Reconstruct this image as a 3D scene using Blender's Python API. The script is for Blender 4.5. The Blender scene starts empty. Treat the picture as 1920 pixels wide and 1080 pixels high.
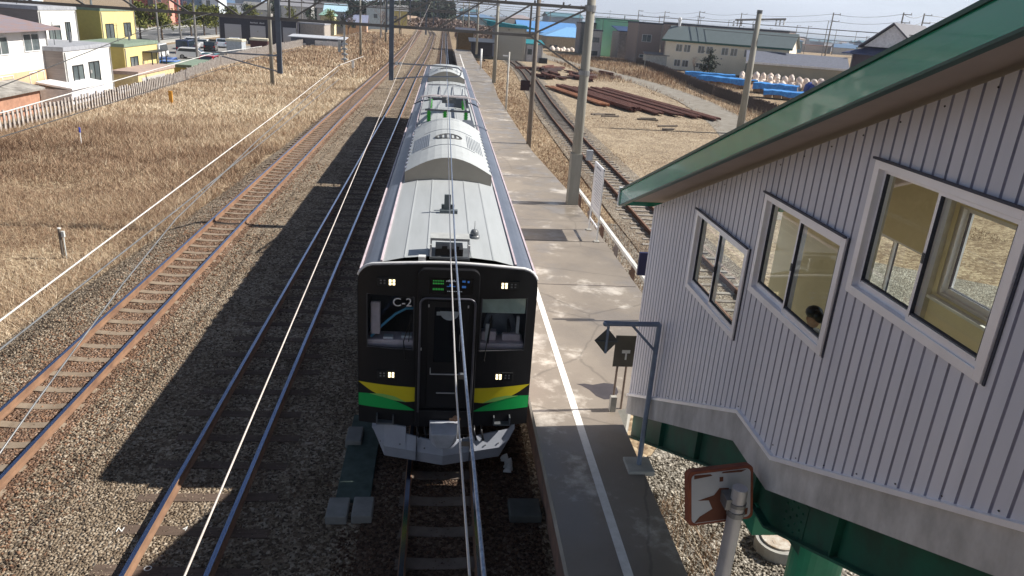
import bpy, math, random
import numpy as np
from mathutils import Vector, Matrix
R = math.radians
sc = bpy.context.scene
col = sc.collection
random.seed(7)
rng = np.random.default_rng(11)

# ---------------------------------------------------------------- camera
def cam_axes(p, y, r):
    cp, sp = math.cos(p), math.sin(p)
    f = Vector((math.sin(y)*cp, math.cos(y)*cp, -sp))
    rt = Vector((math.cos(y), -math.sin(y), 0)); up = rt.cross(f)
    return rt*math.cos(r)+up*math.sin(r), up*math.cos(r)-rt*math.sin(r), f
cd = bpy.data.cameras.new('camera'); cam = bpy.data.objects.new('camera', cd); col.objects.link(cam)
a_, b_, f_ = cam_axes(0.3558, 0.1092, 0.0697)
m = Matrix((a_, b_, -f_)).transposed().to_4x4(); m.translation = Vector((-.186, 0, 7.1835))
cam.matrix_world = m
cd.sensor_width = 36; cd.lens = 36*1379.55/1920; cd.clip_start = .05; cd.clip_end = 12000
sc.camera = cam
# ---------------------------------------------------------------- sky, sun, exposure
SUN_EL, SUN_AZ = R(41), R(86)          # azimuth clockwise from +Y
w = bpy.data.worlds.new('World'); sc.world = w; w.use_nodes = True
nt = w.node_tree; bg = nt.nodes['Background']
sky = nt.nodes.new('ShaderNodeTexSky'); sky.sky_type = 'NISHITA'; sky.sun_disc = False
sky.sun_elevation = SUN_EL; sky.sun_rotation = SUN_AZ
sky.air_density = .65; sky.dust_density = .3; sky.ozone_density = 1.0
# thin high cloud
tc = nt.nodes.new('ShaderNodeTexCoord'); mp = nt.nodes.new('ShaderNodeMapping'); mp.inputs['Scale'].default_value = (1.2, 1.2, 7)
nz = nt.nodes.new('ShaderNodeTexNoise'); nz.inputs['Scale'].default_value = 2.2; nz.inputs['Detail'].default_value = 5
rp = nt.nodes.new('ShaderNodeValToRGB'); rp.color_ramp.elements[0].position = .38; rp.color_ramp.elements[1].position = .72
rp.color_ramp.elements[0].color = (.45, .45, .45, 1); rp.color_ramp.elements[1].color = (.95, .95, .95, 1)
mx = nt.nodes.new('ShaderNodeMixRGB'); mx.inputs[2].default_value = (13.5, 14.6, 16.6, 1)
nt.links.new(tc.outputs['Generated'], mp.inputs['Vector']); nt.links.new(mp.outputs[0], nz.inputs['Vector'])
nt.links.new(nz.outputs['Fac'], rp.inputs[0])
sx = nt.nodes.new('ShaderNodeSeparateXYZ'); mr = nt.nodes.new('ShaderNodeMapRange'); mr.inputs[1].default_value = .03; mr.inputs[2].default_value = .42; mr.inputs[3].default_value = 1; mr.inputs[4].default_value = 0
mm_ = nt.nodes.new('ShaderNodeMath'); mm_.operation = 'MULTIPLY'
nt.links.new(tc.outputs['Generated'], sx.inputs[0]); nt.links.new(sx.outputs[2], mr.inputs[0])
nt.links.new(mr.outputs[0], mm_.inputs[0]); nt.links.new(rp.outputs[0], mm_.inputs[1]); nt.links.new(mm_.outputs[0], mx.inputs[0])
nt.links.new(sky.outputs[0], mx.inputs[1]); nt.links.new(mx.outputs[0], bg.inputs[0])
bg.inputs[1].default_value = 0.05
sl = bpy.data.lights.new('sun', 'SUN'); sl.energy = 5.0; sl.angle = R(.53); sl.color = (1, .95, .87)
so = bpy.data.objects.new('sun', sl); col.objects.link(so)
sd = Vector((math.cos(SUN_EL)*math.sin(SUN_AZ), math.cos(SUN_EL)*math.cos(SUN_AZ), math.sin(SUN_EL)))
so.rotation_euler = sd.to_track_quat('Z', 'Y').to_euler(); so.location = sd*50+Vector((0, 20, 0))
sc.view_settings.view_transform = 'Standard'; sc.view_settings.look = 'None'; sc.view_settings.exposure = 0.7; sc.view_settings.gamma = 1
sc.render.engine = 'CYCLES'; sc.cycles.use_denoising = True; sc.cycles.max_bounces = 8
sc.cycles.transparent_max_bounces = 12; sc.cycles.sample_clamp_indirect = 0

# ---------------------------------------------------------------- helpers
def tag(o, label=None, cat=None, group=None, kind=None):
    if label: o['label'] = label
    if cat: o['category'] = cat
    if group: o['group'] = group
    if kind: o['kind'] = kind
    return o
def thing(name, label, cat, loc=(0, 0, 0), rz=0, group=None):
    o = bpy.data.objects.new(name, None); col.objects.link(o); o.empty_display_size = .2
    o.location = loc; o.rotation_euler = (0, 0, rz)
    return tag(o, label, cat, group)
def copy_tree(o, parent=None):
    c = o.copy(); col.objects.link(c)
    if parent is not None: c.parent = parent
    for ch in list(KIDS.get(o.name, [])):
        k = copy_tree(ch, c); KIDS.setdefault(c.name, []).append(k)
    return c
KIDS = {}
class MB:
    def __init__(s): s.v = []; s.f = []; s.m = []
    def face(s, pts, m=0):
        b = len(s.v); s.v += [tuple(p) for p in pts]; s.f.append(tuple(range(b, b+len(pts)))); s.m.append(m); return s
    def box(s, x0, x1, y0, y1, z0, z1, m=0):
        return s.hexa([(x0, y0, z0), (x1, y0, z0), (x1, y1, z0), (x0, y1, z0), (x0, y0, z1), (x1, y0, z1), (x1, y1, z1), (x0, y1, z1)], m)
    def hexa(s, p, m=0):
        b = len(s.v); s.v += [tuple(q) for q in p]
        for f in ((0, 3, 2, 1), (4, 5, 6, 7), (0, 1, 5, 4), (1, 2, 6, 5), (2, 3, 7, 6), (3, 0, 4, 7)):
            s.f.append(tuple(b+i for i in f)); s.m.append(m)
        return s
    def beam(s, p0, p1, w, h, m=0, up=(0, 0, 1)):
        p0 = Vector(p0); p1 = Vector(p1); d = (p1-p0).normalized(); u = Vector(up)
        if abs(d.dot(u)) > .98: u = Vector((0, 1, 0))
        r = d.cross(u).normalized(); u = r.cross(d)
        r *= w/2; u *= h/2
        return s.hexa([p0-r-u, p0+r-u, p0+r+u, p0-r+u, p1-r-u, p1+r-u, p1+r+u, p1-r+u], m)
    def tube(s, pts, r, n=8, m=0, cap=True):
        pts = [Vector(p) for p in pts]; rs = r if isinstance(r, (list, tuple)) else [r]*len(pts)
        b = len(s.v); u = None
        for i, p in enumerate(pts):
            d = (pts[min(i+1, len(pts)-1)]-pts[max(i-1, 0)]).normalized()
            if u is None:
                u = d.orthogonal().normalized()
            u = (u-d*u.dot(d)).normalized(); v = d.cross(u)
            for k in range(n):
                a = 2*math.pi*k/n; s.v.append(tuple(p+(u*math.cos(a)+v*math.sin(a))*rs[i]))
        for i in range(len(pts)-1):
            for k in range(n):
                s.f.append((b+i*n+k, b+i*n+(k+1) % n, b+(i+1)*n+(k+1) % n, b+(i+1)*n+k)); s.m.append(m)
        if cap:
            s.f.append(tuple(b+k for k in reversed(range(n)))); s.m.append(m)
            e = b+(len(pts)-1)*n; s.f.append(tuple(e+k for k in range(n))); s.m.append(m)
        return s
    def cyl(s, x, y, z0, z1, r, r1=None, n=16, m=0):
        return s.tube([(x, y, z0), (x, y, z1)], [r, r if r1 is None else r1], n, m)
    def prism(s, poly, ax, a0, a1, m=0):
        """poly = 2-D points (counter-clockwise); ax = extrusion axis x / y / z"""
        n = len(poly)
        def P(p, a): return (a, p[0], p[1]) if ax == 'x' else ((p[0], a, p[1]) if ax == 'y' else (p[0], p[1], a))
        b = len(s.v); s.v += [P(p, a0) for p in poly]+[P(p, a1) for p in poly]
        s.f.append(tuple(b+i for i in range(n))); s.m.append(m); s.f.append(tuple(b+n+i for i in reversed(range(n)))); s.m.append(m)
        for i in range(n):
            j = (i+1) % n; s.f.append((b+i, b+n+i, b+n+j, b+j)); s.m.append(m)
        return s
    def ball(s, c, r, n=8, m=0, sq=(1, 1, 1)):
        b = len(s.v); R_ = n//2
        for i in range(1, R_):
            t = math.pi*i/R_
            for k in range(n):
                a = 2*math.pi*k/n
                s.v.append((c[0]+r*sq[0]*math.sin(t)*math.cos(a), c[1]+r*sq[1]*math.sin(t)*math.sin(a), c[2]+r*sq[2]*math.cos(t)))
        for i in range(R_-2):
            for k in range(n):
                s.f.append((b+i*n+k, b+(i+1)*n+k, b+(i+1)*n+(k+1) % n, b+i*n+(k+1) % n)); s.m.append(m)
        t_ = len(s.v); s.v += [(c[0], c[1], c[2]+r*sq[2]), (c[0], c[1], c[2]-r*sq[2])]
        for k in range(n):
            s.f.append((b+k, b+(k+1) % n, t_)); s.m.append(m)
            e = b+(R_-2)*n; s.f.append((e+(k+1) % n, e+k, t_+1)); s.m.append(m)
        return s
    def build(s, name, mats, parent=None, smooth=False, bevel=0, label=None):
        me = bpy.data.meshes.new(name); me.from_pydata(s.v, [], s.f)
        if not isinstance(mats, (list, tuple)): mats = [mats]
        for q in mats: me.materials.append(q)
        if len(mats) > 1: me.polygons.foreach_set('material_index', s.m)
        import bmesh
        bm = bmesh.new(); bm.from_mesh(me); bmesh.ops.recalc_face_normals(bm, faces=bm.faces); bm.to_mesh(me); bm.free()
        if smooth: me.polygons.foreach_set('use_smooth', [True]*len(me.polygons))
        me.update(); o = bpy.data.objects.new(name, me); col.objects.link(o)
        if parent is not None: o.parent = parent; KIDS.setdefault(parent.name, []).append(o)
        if bevel:
            md = o.modifiers.new('bevel', 'BEVEL'); md.width = bevel; md.segments = 2; md.limit_method = 'ANGLE'; md.angle_limit = R(40)
        if label: o['label'] = label
        return o
def single(mb, name, mats, label, cat, group=None, smooth=False, bevel=0):
    return tag(mb.build(name, mats, smooth=smooth, bevel=bevel), label, cat, group)
def raw_mesh(name, verts, faces, mat_, attr=None, parent=None):
    me = bpy.data.meshes.new(name); k = faces.shape[1]
    me.vertices.add(len(verts)); me.vertices.foreach_set('co', verts.astype(np.float32).ravel())
    me.loops.add(faces.size); me.loops.foreach_set('vertex_index', faces.astype(np.int32).ravel())
    me.polygons.add(len(faces)); me.polygons.foreach_set('loop_start', np.arange(0, faces.size, k, dtype=np.int32))
    me.polygons.foreach_set('loop_total', np.full(len(faces), k, dtype=np.int32))
    me.materials.append(mat_); me.update(calc_edges=True)
    if attr is not None:
        at = me.attributes.new('tint', 'FLOAT', 'POINT'); at.data.foreach_set('value', attr.astype(np.float32))
    o = bpy.data.objects.new(name, me); col.objects.link(o)
    if parent is not None: o.parent = parent; KIDS.setdefault(parent.name, []).append(o)
    return o

# ---------------------------------------------------------------- materials
MATS = {}
def mat(name, c, rough=.7, metal=0, var=.18, scale=3.0, bump=0, bscale=30, spec=.4, c2=None, stretch=None, coat=0, detail=5):
    """noisy procedural surface: colour c varied towards c2 (or darker/lighter) by world-space noise"""
    if name in MATS: return MATS[name]
    M = bpy.data.materials.new(name); M.use_nodes = True; t = M.node_tree; N = t.nodes; L = t.links
    B = N['Principled BSDF']; B.inputs['Roughness'].default_value = rough; B.inputs['Metallic'].default_value = metal
    B.inputs['Specular IOR Level'].default_value = spec; B.inputs['Coat Weight'].default_value = coat
    g = N.new('ShaderNodeNewGeometry'); mp_ = N.new('ShaderNodeMapping'); L.new(g.outputs['Position'], mp_.inputs[0])
    if stretch: mp_.inputs['Scale'].default_value = stretch
    n1 = N.new('ShaderNodeTexNoise'); n1.inputs['Scale'].default_value = scale; n1.inputs['Detail'].default_value = detail
    n1.inputs['Roughness'].default_value = .65
    L.new(mp_.outputs[0], n1.inputs['Vector'])
    r_ = N.new('ShaderNodeValToRGB'); L.new(n1.outputs['Fac'], r_.inputs[0])
    e = r_.color_ramp.elements; e[0].position = .32; e[1].position = .68
    lo = c2 if c2 else tuple(x*(1-var) for x in c); hi = tuple(min(1, x*(1+var)) for x in c) if not c2 else c
    e[0].color = (*lo, 1); e[1].color = (*hi, 1)
    L.new(r_.outputs[0], B.inputs['Base Color'])
    if bump:
        n2 = N.new('ShaderNodeTexNoise'); n2.inputs['Scale'].default_value = bscale; n2.inputs['Detail'].default_value = 4
        L.new(mp_.outputs[0], n2.inputs['Vector']); bp = N.new('ShaderNodeBump'); bp.inputs['Strength'].default_value = bump; bp.inputs['Distance'].default_value = .02
        L.new(n2.outputs['Fac'], bp.inputs['Height']); L.new(bp.outputs[0], B.inputs['Normal'])
    MATS[name] = M; return M
def emit(name, c, s):
    if name in MATS: return MATS[name]
    M = bpy.data.materials.new(name); M.use_nodes = True; B = M.node_tree.nodes['Principled BSDF']
    B.inputs['Base Color'].default_value = (*c, 1); B.inputs['Emission Color'].default_value = (*c, 1); B.inputs['Emission Strength'].default_value = s
    MATS[name] = M; return M
def glass(name, c=(.9, .95, .95), clear=.85, rough=.02):
    if name in MATS: return MATS[name]
    M = bpy.data.materials.new(name); M.use_nodes = True; t = M.node_tree; N = t.nodes; L = t.links
    for n in list(N):
        if n.type == 'BSDF_PRINCIPLED': N.remove(n)
    tr = N.new('ShaderNodeBsdfTransparent'); tr.inputs[0].default_value = tuple(x*clear for x in c)+(1,)
    gl = N.new('ShaderNodeBsdfGlossy'); gl.inputs['Roughness'].default_value = rough
    lw = N.new('ShaderNodeLayerWeight'); lw.inputs[0].default_value = .5
    pw_ = N.new('ShaderNodeMath'); pw_.operation = 'POWER'; pw_.inputs[1].default_value = 4.5; L.new(lw.outputs['Facing'], pw_.inputs[0])
    fr = N.new('ShaderNodeMath'); fr.operation = 'MULTIPLY_ADD'; fr.inputs[1].default_value = .9; fr.inputs[2].default_value = .06; L.new(pw_.outputs[0], fr.inputs[0])
    mx_ = N.new('ShaderNodeMixShader'); L.new(fr.outputs[0], mx_.inputs[0]); L.new(tr.outputs[0], mx_.inputs[1]); L.new(gl.outputs[0], mx_.inputs[2])
    L.new(mx_.outputs[0], N['Material Output'].inputs[0]); MATS[name] = M; return M
def tint_mat(name, stops, rough=.9):
    M = bpy.data.materials.new(name); M.use_nodes = True; t = M.node_tree; N = t.nodes; L = t.links
    B = N['Principled BSDF']; B.inputs['Roughness'].default_value = rough; B.inputs['Specular IOR Level'].default_value = .2
    a = N.new('ShaderNodeAttribute'); a.attribute_name = 'tint'; r_ = N.new('ShaderNodeValToRGB'); L.new(a.outputs['Fac'], r_.inputs[0])
    cr = r_.color_ramp
    cr.elements[0].position = stops[0][0]; cr.elements[0].color = (*stops[0][1], 1)
    cr.elements[1].position = stops[-1][0]; cr.elements[1].color = (*stops[-1][1], 1)
    for p, c in stops[1:-1]: e = cr.elements.new(p); e.color = (*c, 1)
    L.new(r_.outputs[0], B.inputs['Base Color']); return M
def gravel_mat(name, stops, scale=26, bump=1.0):
    M = bpy.data.materials.new(name); M.use_nodes = True; t = M.node_tree; N = t.nodes; L = t.links
    B = N['Principled BSDF']; B.inputs['Roughness'].default_value = .95; B.inputs['Specular IOR Level'].default_value = .15
    g = N.new('ShaderNodeNewGeometry'); v = N.new('ShaderNodeTexVoronoi'); v.inputs['Scale'].default_value = scale; L.new(g.outputs['Position'], v.inputs['Vector'])
    s_ = N.new('ShaderNodeSeparateColor'); L.new(v.outputs['Color'], s_.inputs[0])
    n = N.new('ShaderNodeTexNoise'); n.inputs['Scale'].default_value = .7; n.inputs['Detail'].default_value = 6; L.new(g.outputs['Position'], n.inputs['Vector'])
    ad = N.new('ShaderNodeMath'); ad.operation = 'MULTIPLY_ADD'; ad.inputs[1].default_value = .55; L.new(s_.outputs[0], ad.inputs[0])
    ml = N.new('ShaderNodeMath'); ml.operation = 'MULTIPLY'; ml.inputs[1].default_value = .5; L.new(n.outputs['Fac'], ml.inputs[0]); L.new(ml.outputs[0], ad.inputs[2])
    r_ = N.new('ShaderNodeValToRGB'); cr = r_.color_ramp; L.new(ad.outputs[0], r_.inputs[0])
    cr.elements[0].position = stops[0][0]; cr.elements[0].color = (*stops[0][1], 1)
    cr.elements[1].position = stops[-1][0]; cr.elements[1].color = (*stops[-1][1], 1)
    for p, c in stops[1:-1]: e = cr.elements.new(p); e.color = (*c, 1)
    L.new(r_.outputs[0], B.inputs['Base Color'])
    bp = N.new('ShaderNodeBump'); bp.inputs['Strength'].default_value = bump; bp.inputs['Distance'].default_value = .05; bp.invert = True
    L.new(v.outputs['Distance'], bp.inputs['Height']); L.new(bp.outputs[0], B.inputs['Normal']); return M

conc = mat('concrete', (.36, .35, .32), .85, var=.22, scale=1.6, bump=.25, bscale=40)
conc_pole = mat('pole_concrete', (.33, .32, .28), .85, c2=(.2, .19, .16), scale=.9, bump=.15, stretch=(2, 2, .3))
steel_grey = mat('galvanised_steel', (.3, .31, .32), .5, .6, c2=(.2, .2, .2), scale=4)
steel_dark = mat('dark_steel', (.12, .13, .14), .55, .3, scale=4)
rust = mat('rust', (.22, .09, .04), .9, c2=(.12, .05, .03), scale=6, bump=.3)
rust_rail = mat('rail_rust', (.28, .165, .1), .85, c2=(.17, .095, .06), scale=2.5)
railtop = mat('polished_rail_top', (.36, .43, .6), .2, 1.0, var=.1, stretch=(1, .2, 1))  # blue of the reflected sky is tinted into the metal colour
railtop_worn = mat('worn_rail_top', (.3, .27, .27), .4, .8, var=.15)
white_paint = mat('white_paint', (.78, .78, .76), .6, var=.08, scale=5)
black_paint = mat('black_paint', (.012, .012, .014), .35, var=.2)
porcelain = mat('porcelain', (.7, .7, .68), .3, var=.1)
wire_w = mat('pale_wire', (.62, .6, .58), .45, .4, var=.1)
wire_d = mat('dark_wire', (.09, .09, .09), .6, .3)
wire_b = mat('stranded_wire', (.34, .42, .55), .35, .7, c2=(.15, .18, .25), scale=60, stretch=(1, .6, 1))
HAZE = True
# ================================================================ GROUND
def smooth_noise(x, y, s=1.0, seed=0):
    r = np.random.default_rng(seed); o = 0
    for k in range(7):
        a = r.uniform(0, 6.28); f = s*r.uniform(.5, 2.2)*(1.35**k)*.35; p = r.uniform(0, 6.28)
        o = o+np.sin((x*math.cos(a)+y*math.sin(a))*f+p+1.3*np.sin(f*.7*(x*math.sin(a)-y*math.cos(a))+p*2))/(1.25**k)
    return o/3.2
def lerp_path(P):
    ys = [p[0] for p in P]; xs = [p[1] for p in P]
    return lambda y: np.interp(y, ys, xs)
main_x = lerp_path([(-20, -7.3), (50, -7.3), (75, -7.1), (100, -6.95), (150, -7.1), (250, -8.2), (372, -11.2), (480, -17), (600, -26)])
mid_x = lerp_path([(-20, -3.63), (80, -3.6), (150, -3.2), (230, -3.5), (260, -4.6), (330, -9)])
home_x = lerp_path([(-20, 0), (600, -.2)])
bed_l = lerp_path([(-20, -10.6), (12, -10.1), (16, -9.9), (30, -9.1), (60, -8.6), (100, -8.3), (200, -9), (372, -12.7), (600, -28)])
side_x = lerp_path([(0, 8.3), (26, 8.4), (46, 8.65), (58, 8.95), (70, 9.45), (82, 10.1), (93, 10.7), (105, 11.25), (118, 11.5), (134, 11.4)])
def ground_z(x, y):
    z = -.5-.9*np.clip((-24.4-x)/3.5, 0, 1)
    z = z-7.0*np.clip((y-260)/900, 0, 1)*np.clip((x+5)/60, 0, 1)
    near = np.clip((70-y)/20, 0, 1)
    z = z+.08*near*np.clip((x-1.5)/1.5, 0, 1)*np.clip((14-x)/6, 0, 1)
    return z
gx = np.concatenate([np.linspace(-5000, -400, 8), np.linspace(-300, -60, 9), np.linspace(-50, 70, 61), np.linspace(90, 400, 9), np.linspace(600, 6000, 8)])
gy = np.concatenate([np.linspace(-200, -20, 5), np.linspace(-10, 200, 85), np.linspace(220, 700, 13), np.linspace(900, 9000, 10)])
GX, GY = np.meshgrid(gx, gy); GZ = ground_z(GX, GY)
nx_, ny_ = len(gx), len(gy)
gv = np.stack([GX.ravel(), GY.ravel(), GZ.ravel()], 1)
ii = (np.arange(ny_-1)[:, None]*nx_+np.arange(nx_-1)[None]).ravel()
gf = np.stack([ii, ii+1, ii+nx_+1, ii+nx_], 1)
field_mat = gravel_mat('dry_field_soil', [(.15, (.12, .08, .05)), (.4, (.22, .155, .1)), (.6, (.34, .26, .17)), (.85, (.46, .37, .25))], scale=9, bump=.6)
tag(raw_mesh('ground', gv, gf, field_mat), kind='structure')

def strip(name, xl, xr, ys, mat_, dz, kind='structure', ncross=2, prof=None):
    V = []; F = []
    for y in ys:
        a, b = float(xl(y)), float(xr(y))
        for k in range(ncross):
            t = k/(ncross-1); x = a+(b-a)*t; V.append((x, y, float(ground_z(x, y))+dz if prof is None else prof(t, y)))
    n = ncross
    for i in range(len(ys)-1):
        for k in range(n-1):
            F.append((i*n+k, i*n+k+1, (i+1)*n+k+1, (i+1)*n+k))
    return tag(raw_mesh(name, np.array(V), np.array(F), mat_), kind=kind)
ballast_m = gravel_mat('ballast_grey_brown', [(.1, (.05, .036, .026)), (.35, (.155, .115, .08)), (.6, (.29, .23, .165)), (.9, (.5, .43, .34))], scale=21)
ballast_r = gravel_mat('ballast_rusty', [(.1, (.045, .026, .018)), (.4, (.16, .1, .068)), (.7, (.28, .185, .13)), (.95, (.45, .35, .27))], scale=21)
ys_long = list(np.arange(-12, 120, 3.0))+list(np.arange(120, 600, 20.0))
XR = 1.62
def bed_prof(t, y):
    a = float(bed_l(y)); x = a+(XR-a)*t
    return -.5+.33*min(1, (x-a)/1.0) if x < -3 else -.17
strip('ballast', bed_l, lambda y: XR, ys_long, ballast_m, 0, ncross=12, prof=bed_prof)
strip('main_line_ballast', lambda y: main_x(y)-.8, lambda y: main_x(y)+.8, ys_long, ballast_r, 0, prof=lambda t, y: -.163)
strip('home_line_ballast', lambda y: home_x(y)-1.2, lambda y: home_x(y)+1.5, ys_long, gravel_mat('ballast_shade_dark', [(.1, (.02, .013, .01)), (.4, (.065, .042, .03)), (.7, (.13, .09, .065)), (.95, (.25, .2, .15))], scale=21), 0, prof=lambda t, y: -.163)  # home bed darker than the rest: shade put into its colour
yard_m = gravel_mat('yard_gravel', [(.1, (.06, .055, .045)), (.4, (.2, .18, .15)), (.7, (.36, .33, .28)), (.95, (.6, .57, .5))], scale=16)
strip('gravel_yard', lambda y: 2.9 if y < 11 else 4.9, lambda y: 22 if y < 20 else max(7.4, 22-(y-20)*1.4), list(np.arange(-14, 31, 3.0)), yard_m, .02, ncross=8)
sidebed_m = gravel_mat('siding_ballast', [(.1, (.07, .05, .035)), (.4, (.2, .16, .125)), (.7, (.34, .3, .24)), (.95, (.5, .46, .4))], scale=18)
strip('yard_soil', lambda y: side_x(y)+1.2, lambda y: np.interp(y, [20, 30, 50, 95, 136], [10.5, 16, 22, 26.5, 22]), list(np.arange(20, 137, 3.0)), gravel_mat('sandy_soil', [(.12, (.12, .09, .065)), (.4, (.25, .195, .14)), (.65, (.4, .32, .22)), (.9, (.54, .46, .34))], scale=12, bump=.5), .025, ncross=6)
strip('siding_ballast', lambda y: side_x(y)-1.5, lambda y: side_x(y)+1.7, list(np.arange(4, 137, 4.0)), sidebed_m, .05, ncross=3)
lane_m = mat('dirt_lane', (.28, .26, .225), .95, c2=(.18, .155, .125), scale=1.3, bump=.3, bscale=25)
lane_x = lerp_path([(30, 16), (45, 20), (57, 23.6), (69, 26), (82, 27.6), (100, 27.6), (120, 25.4), (138, 22.2), (160, 20), (190, 20)])
strip('lane', lambda y: lane_x(y)-2.1, lambda y: lane_x(y)+1.9, list(np.arange(30, 190, 5.0)), lane_m, .04)
asphalt = mat('asphalt', (.15, .15, .15), .9, c2=(.1, .1, .1), scale=1.2, bump=.2, bscale=60)
strip('parking_lot', lambda y: -46, lambda y: -27.6, list(np.arange(84, 146, 6.0)), mat('lot_asphalt', (.3, .29, .27), .9, c2=(.22, .21, .2), scale=.8), .03)
strip('road', lambda y: -66+.0*y, lambda y: -50.0, list(np.arange(60, 330, 10.0)), asphalt, .04)
rm = MB()
for k in range(20):
    y = 90+k*9; rm.box(-58.1, -57.9, y, y+5, -1.352, -1.35)
for x_ in (-63.8, -52.3): rm.box(x_, x_+.18, 60, 320, -1.352, -1.35)
tag(rm.build('road_markings', white_paint), kind='structure')
pav = MB().box(-50, -47.8, 60, 320, -1.5, -1.22).box(-68.5, -66, 60, 320, -1.5, -1.22)
tag(pav.build('pavement', mat('pavement_concrete', (.42, .41, .38), .9)), kind='structure')

# ================================================================ PLATFORM
plat_m = mat('platform_asphalt', (.27, .232, .19), .4, c2=(.2, .17, .14), scale=.4, bump=.12, bscale=35, spec=.6, detail=9)
t_ = plat_m.node_tree; N_ = t_.nodes; K_ = t_.links; B_ = N_['Principled BSDF']; g_ = N_.new('ShaderNodeNewGeometry')
def _n(kind, **kw):
    n = N_.new(kind)
    for k, v in kw.items(): n.inputs[k].default_value = v
    return n
n1_ = _n('ShaderNodeTexNoise', Scale=.9, Detail=7.0, Roughness=.6); K_.new(g_.outputs['Position'], n1_.inputs['Vector'])
r1_ = _n('ShaderNodeMapRange'); r1_.inputs[1].default_value = .42; r1_.inputs[2].default_value = .6; r1_.inputs[3].default_value = .7; r1_.inputs[4].default_value = .28
K_.new(n1_.outputs['Fac'], r1_.inputs[0]); K_.new(r1_.outputs[0], B_.inputs['Roughness'])
v_ = N_.new('ShaderNodeTexVoronoi'); v_.feature = 'DISTANCE_TO_EDGE'; v_.inputs['Scale'].default_value = .3
n2_ = _n('ShaderNodeTexNoise', Scale=3.0, Detail=5.0); K_.new(g_.outputs['Position'], n2_.inputs['Vector'])
m1_ = N_.new('ShaderNodeMixRGB'); m1_.inputs[0].default_value = .12; K_.new(g_.outputs['Position'], m1_.inputs[1]); K_.new(n2_.outputs['Color'], m1_.inputs[2]); K_.new(m1_.outputs[0], v_.inputs['Vector'])
r2_ = _n('ShaderNodeMapRange'); r2_.inputs[1].default_value = .002; r2_.inputs[2].default_value = .007; r2_.inputs[3].default_value = .75; r2_.inputs[4].default_value = 1
K_.new(v_.outputs['Distance'], r2_.inputs[0])
n3_ = _n('ShaderNodeTexNoise', Scale=.8, Detail=8.0, Roughness=.7); K_.new(g_.outputs['Position'], n3_.inputs['Vector'])
r3_ = N_.new('ShaderNodeValToRGB'); r3_.color_ramp.elements[0].position = .56; r3_.color_ramp.elements[1].position = .66; r3_.color_ramp.elements[0].color = (0, 0, 0, 1)
K_.new(n3_.outputs['Fac'], r3_.inputs[0])
src_ = B_.inputs['Base Color'].links[0].from_socket
m2_ = N_.new('ShaderNodeMixRGB'); m2_.inputs[2].default_value = (.5, .455, .4, 1); K_.new(r3_.outputs[0], m2_.inputs[0]); K_.new(src_, m2_.inputs[1])
m3_ = N_.new('ShaderNodeMixRGB'); m3_.blend_type = 'MULTIPLY'; m3_.inputs[0].default_value = 1; K_.new(m2_.outputs[0], m3_.inputs[1]); K_.new(r2_.outputs[0], m3_.inputs[2]); K_.new(m3_.outputs[0], B_.inputs['Base Color'])
def plat_r(y):
    return float(np.interp(y, [-12, 10.9, 11.0, 16, 28, 36, 60, 76, 100, 132], [2.94, 2.98, 3.2, 4.9, 4.75, 4.3, 4.2, 4.7, 4.2, 4.3]))
pb = MB(); ysP = [-12, 0, 6, 10.9, 11.0, 13, 16, 22, 28, 36, 48, 60, 76, 90, 100, 116, 132]
for a, b in zip(ysP[:-1], ysP[1:]):
    xa, xb = plat_r(a), plat_r(b)
    pb.face([(1.5, a, .92), (xa, a, .92), (xb, b, .92), (1.5, b, .92)], 0)
    pb.face([(xa, a, .92), (xa, a, -.6), (xb, b, -.6), (xb, b, .92)], 1)
    pb.face([(1.5, a, .74), (1.62, a, .74), (1.62, b, .74), (1.5, b, .74)], 1)
    pb.face([(1.5, a, .92), (1.5, b, .92), (1.5, b, .74), (1.5, a, .74)], 1)
    pb.face([(1.62, a, .74), (1.62, b, .74), (1.62, b, -.5), (1.62, a, -.5)], 2)
pb.face([(1.5, 132, .92), (4.3, 132, .92), (4.3, 132, -.6), (1.5, 132, -.6)], 1)
platw = mat('platform_wall', (.3, .17, .12), .9, c2=(.12, .09, .08), scale=2)
tag(pb.build('platform', [plat_m, conc, platw]), kind='structure')
ln = MB().box(2.175, 2.295, -12, 118, .9205, .9245)
tag(ln.build('platform_line', mat('line_paint', (.82, .8, .77), .6, c2=(.68, .66, .62), scale=9, spec=.3)), kind='structure')
pu = MB(); PP = [(2.42, 11.84), (2.5, 11.78), (2.62, 11.62), (2.7, 11.4), (2.82, 11.28), (3.0, 11.3), (3.14, 11.55), (3.15, 11.86), (2.95, 11.9), (2.72, 11.82), (2.58, 11.86)]
pu.face([(a, b, .9215) for a, b in PP]); tag(pu.build('puddle_stain', mat('wet_stain', (.07, .06, .06), .25, spec=.6)), kind='structure')
jt = MB()
for y in (17.1, 20.9, 25.2, 30, 36.5, 43, 50, 58): jt.box(1.51, plat_r(y)-.05, y, y+.035, .9203, .9225)
jt.box(1.62, 2.2, 19.6, 21.1, .9205, .9235)
tag(jt.build('platform_joints', mat('joint_tar', (.06, .05, .05), .8)), kind='structure')

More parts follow.
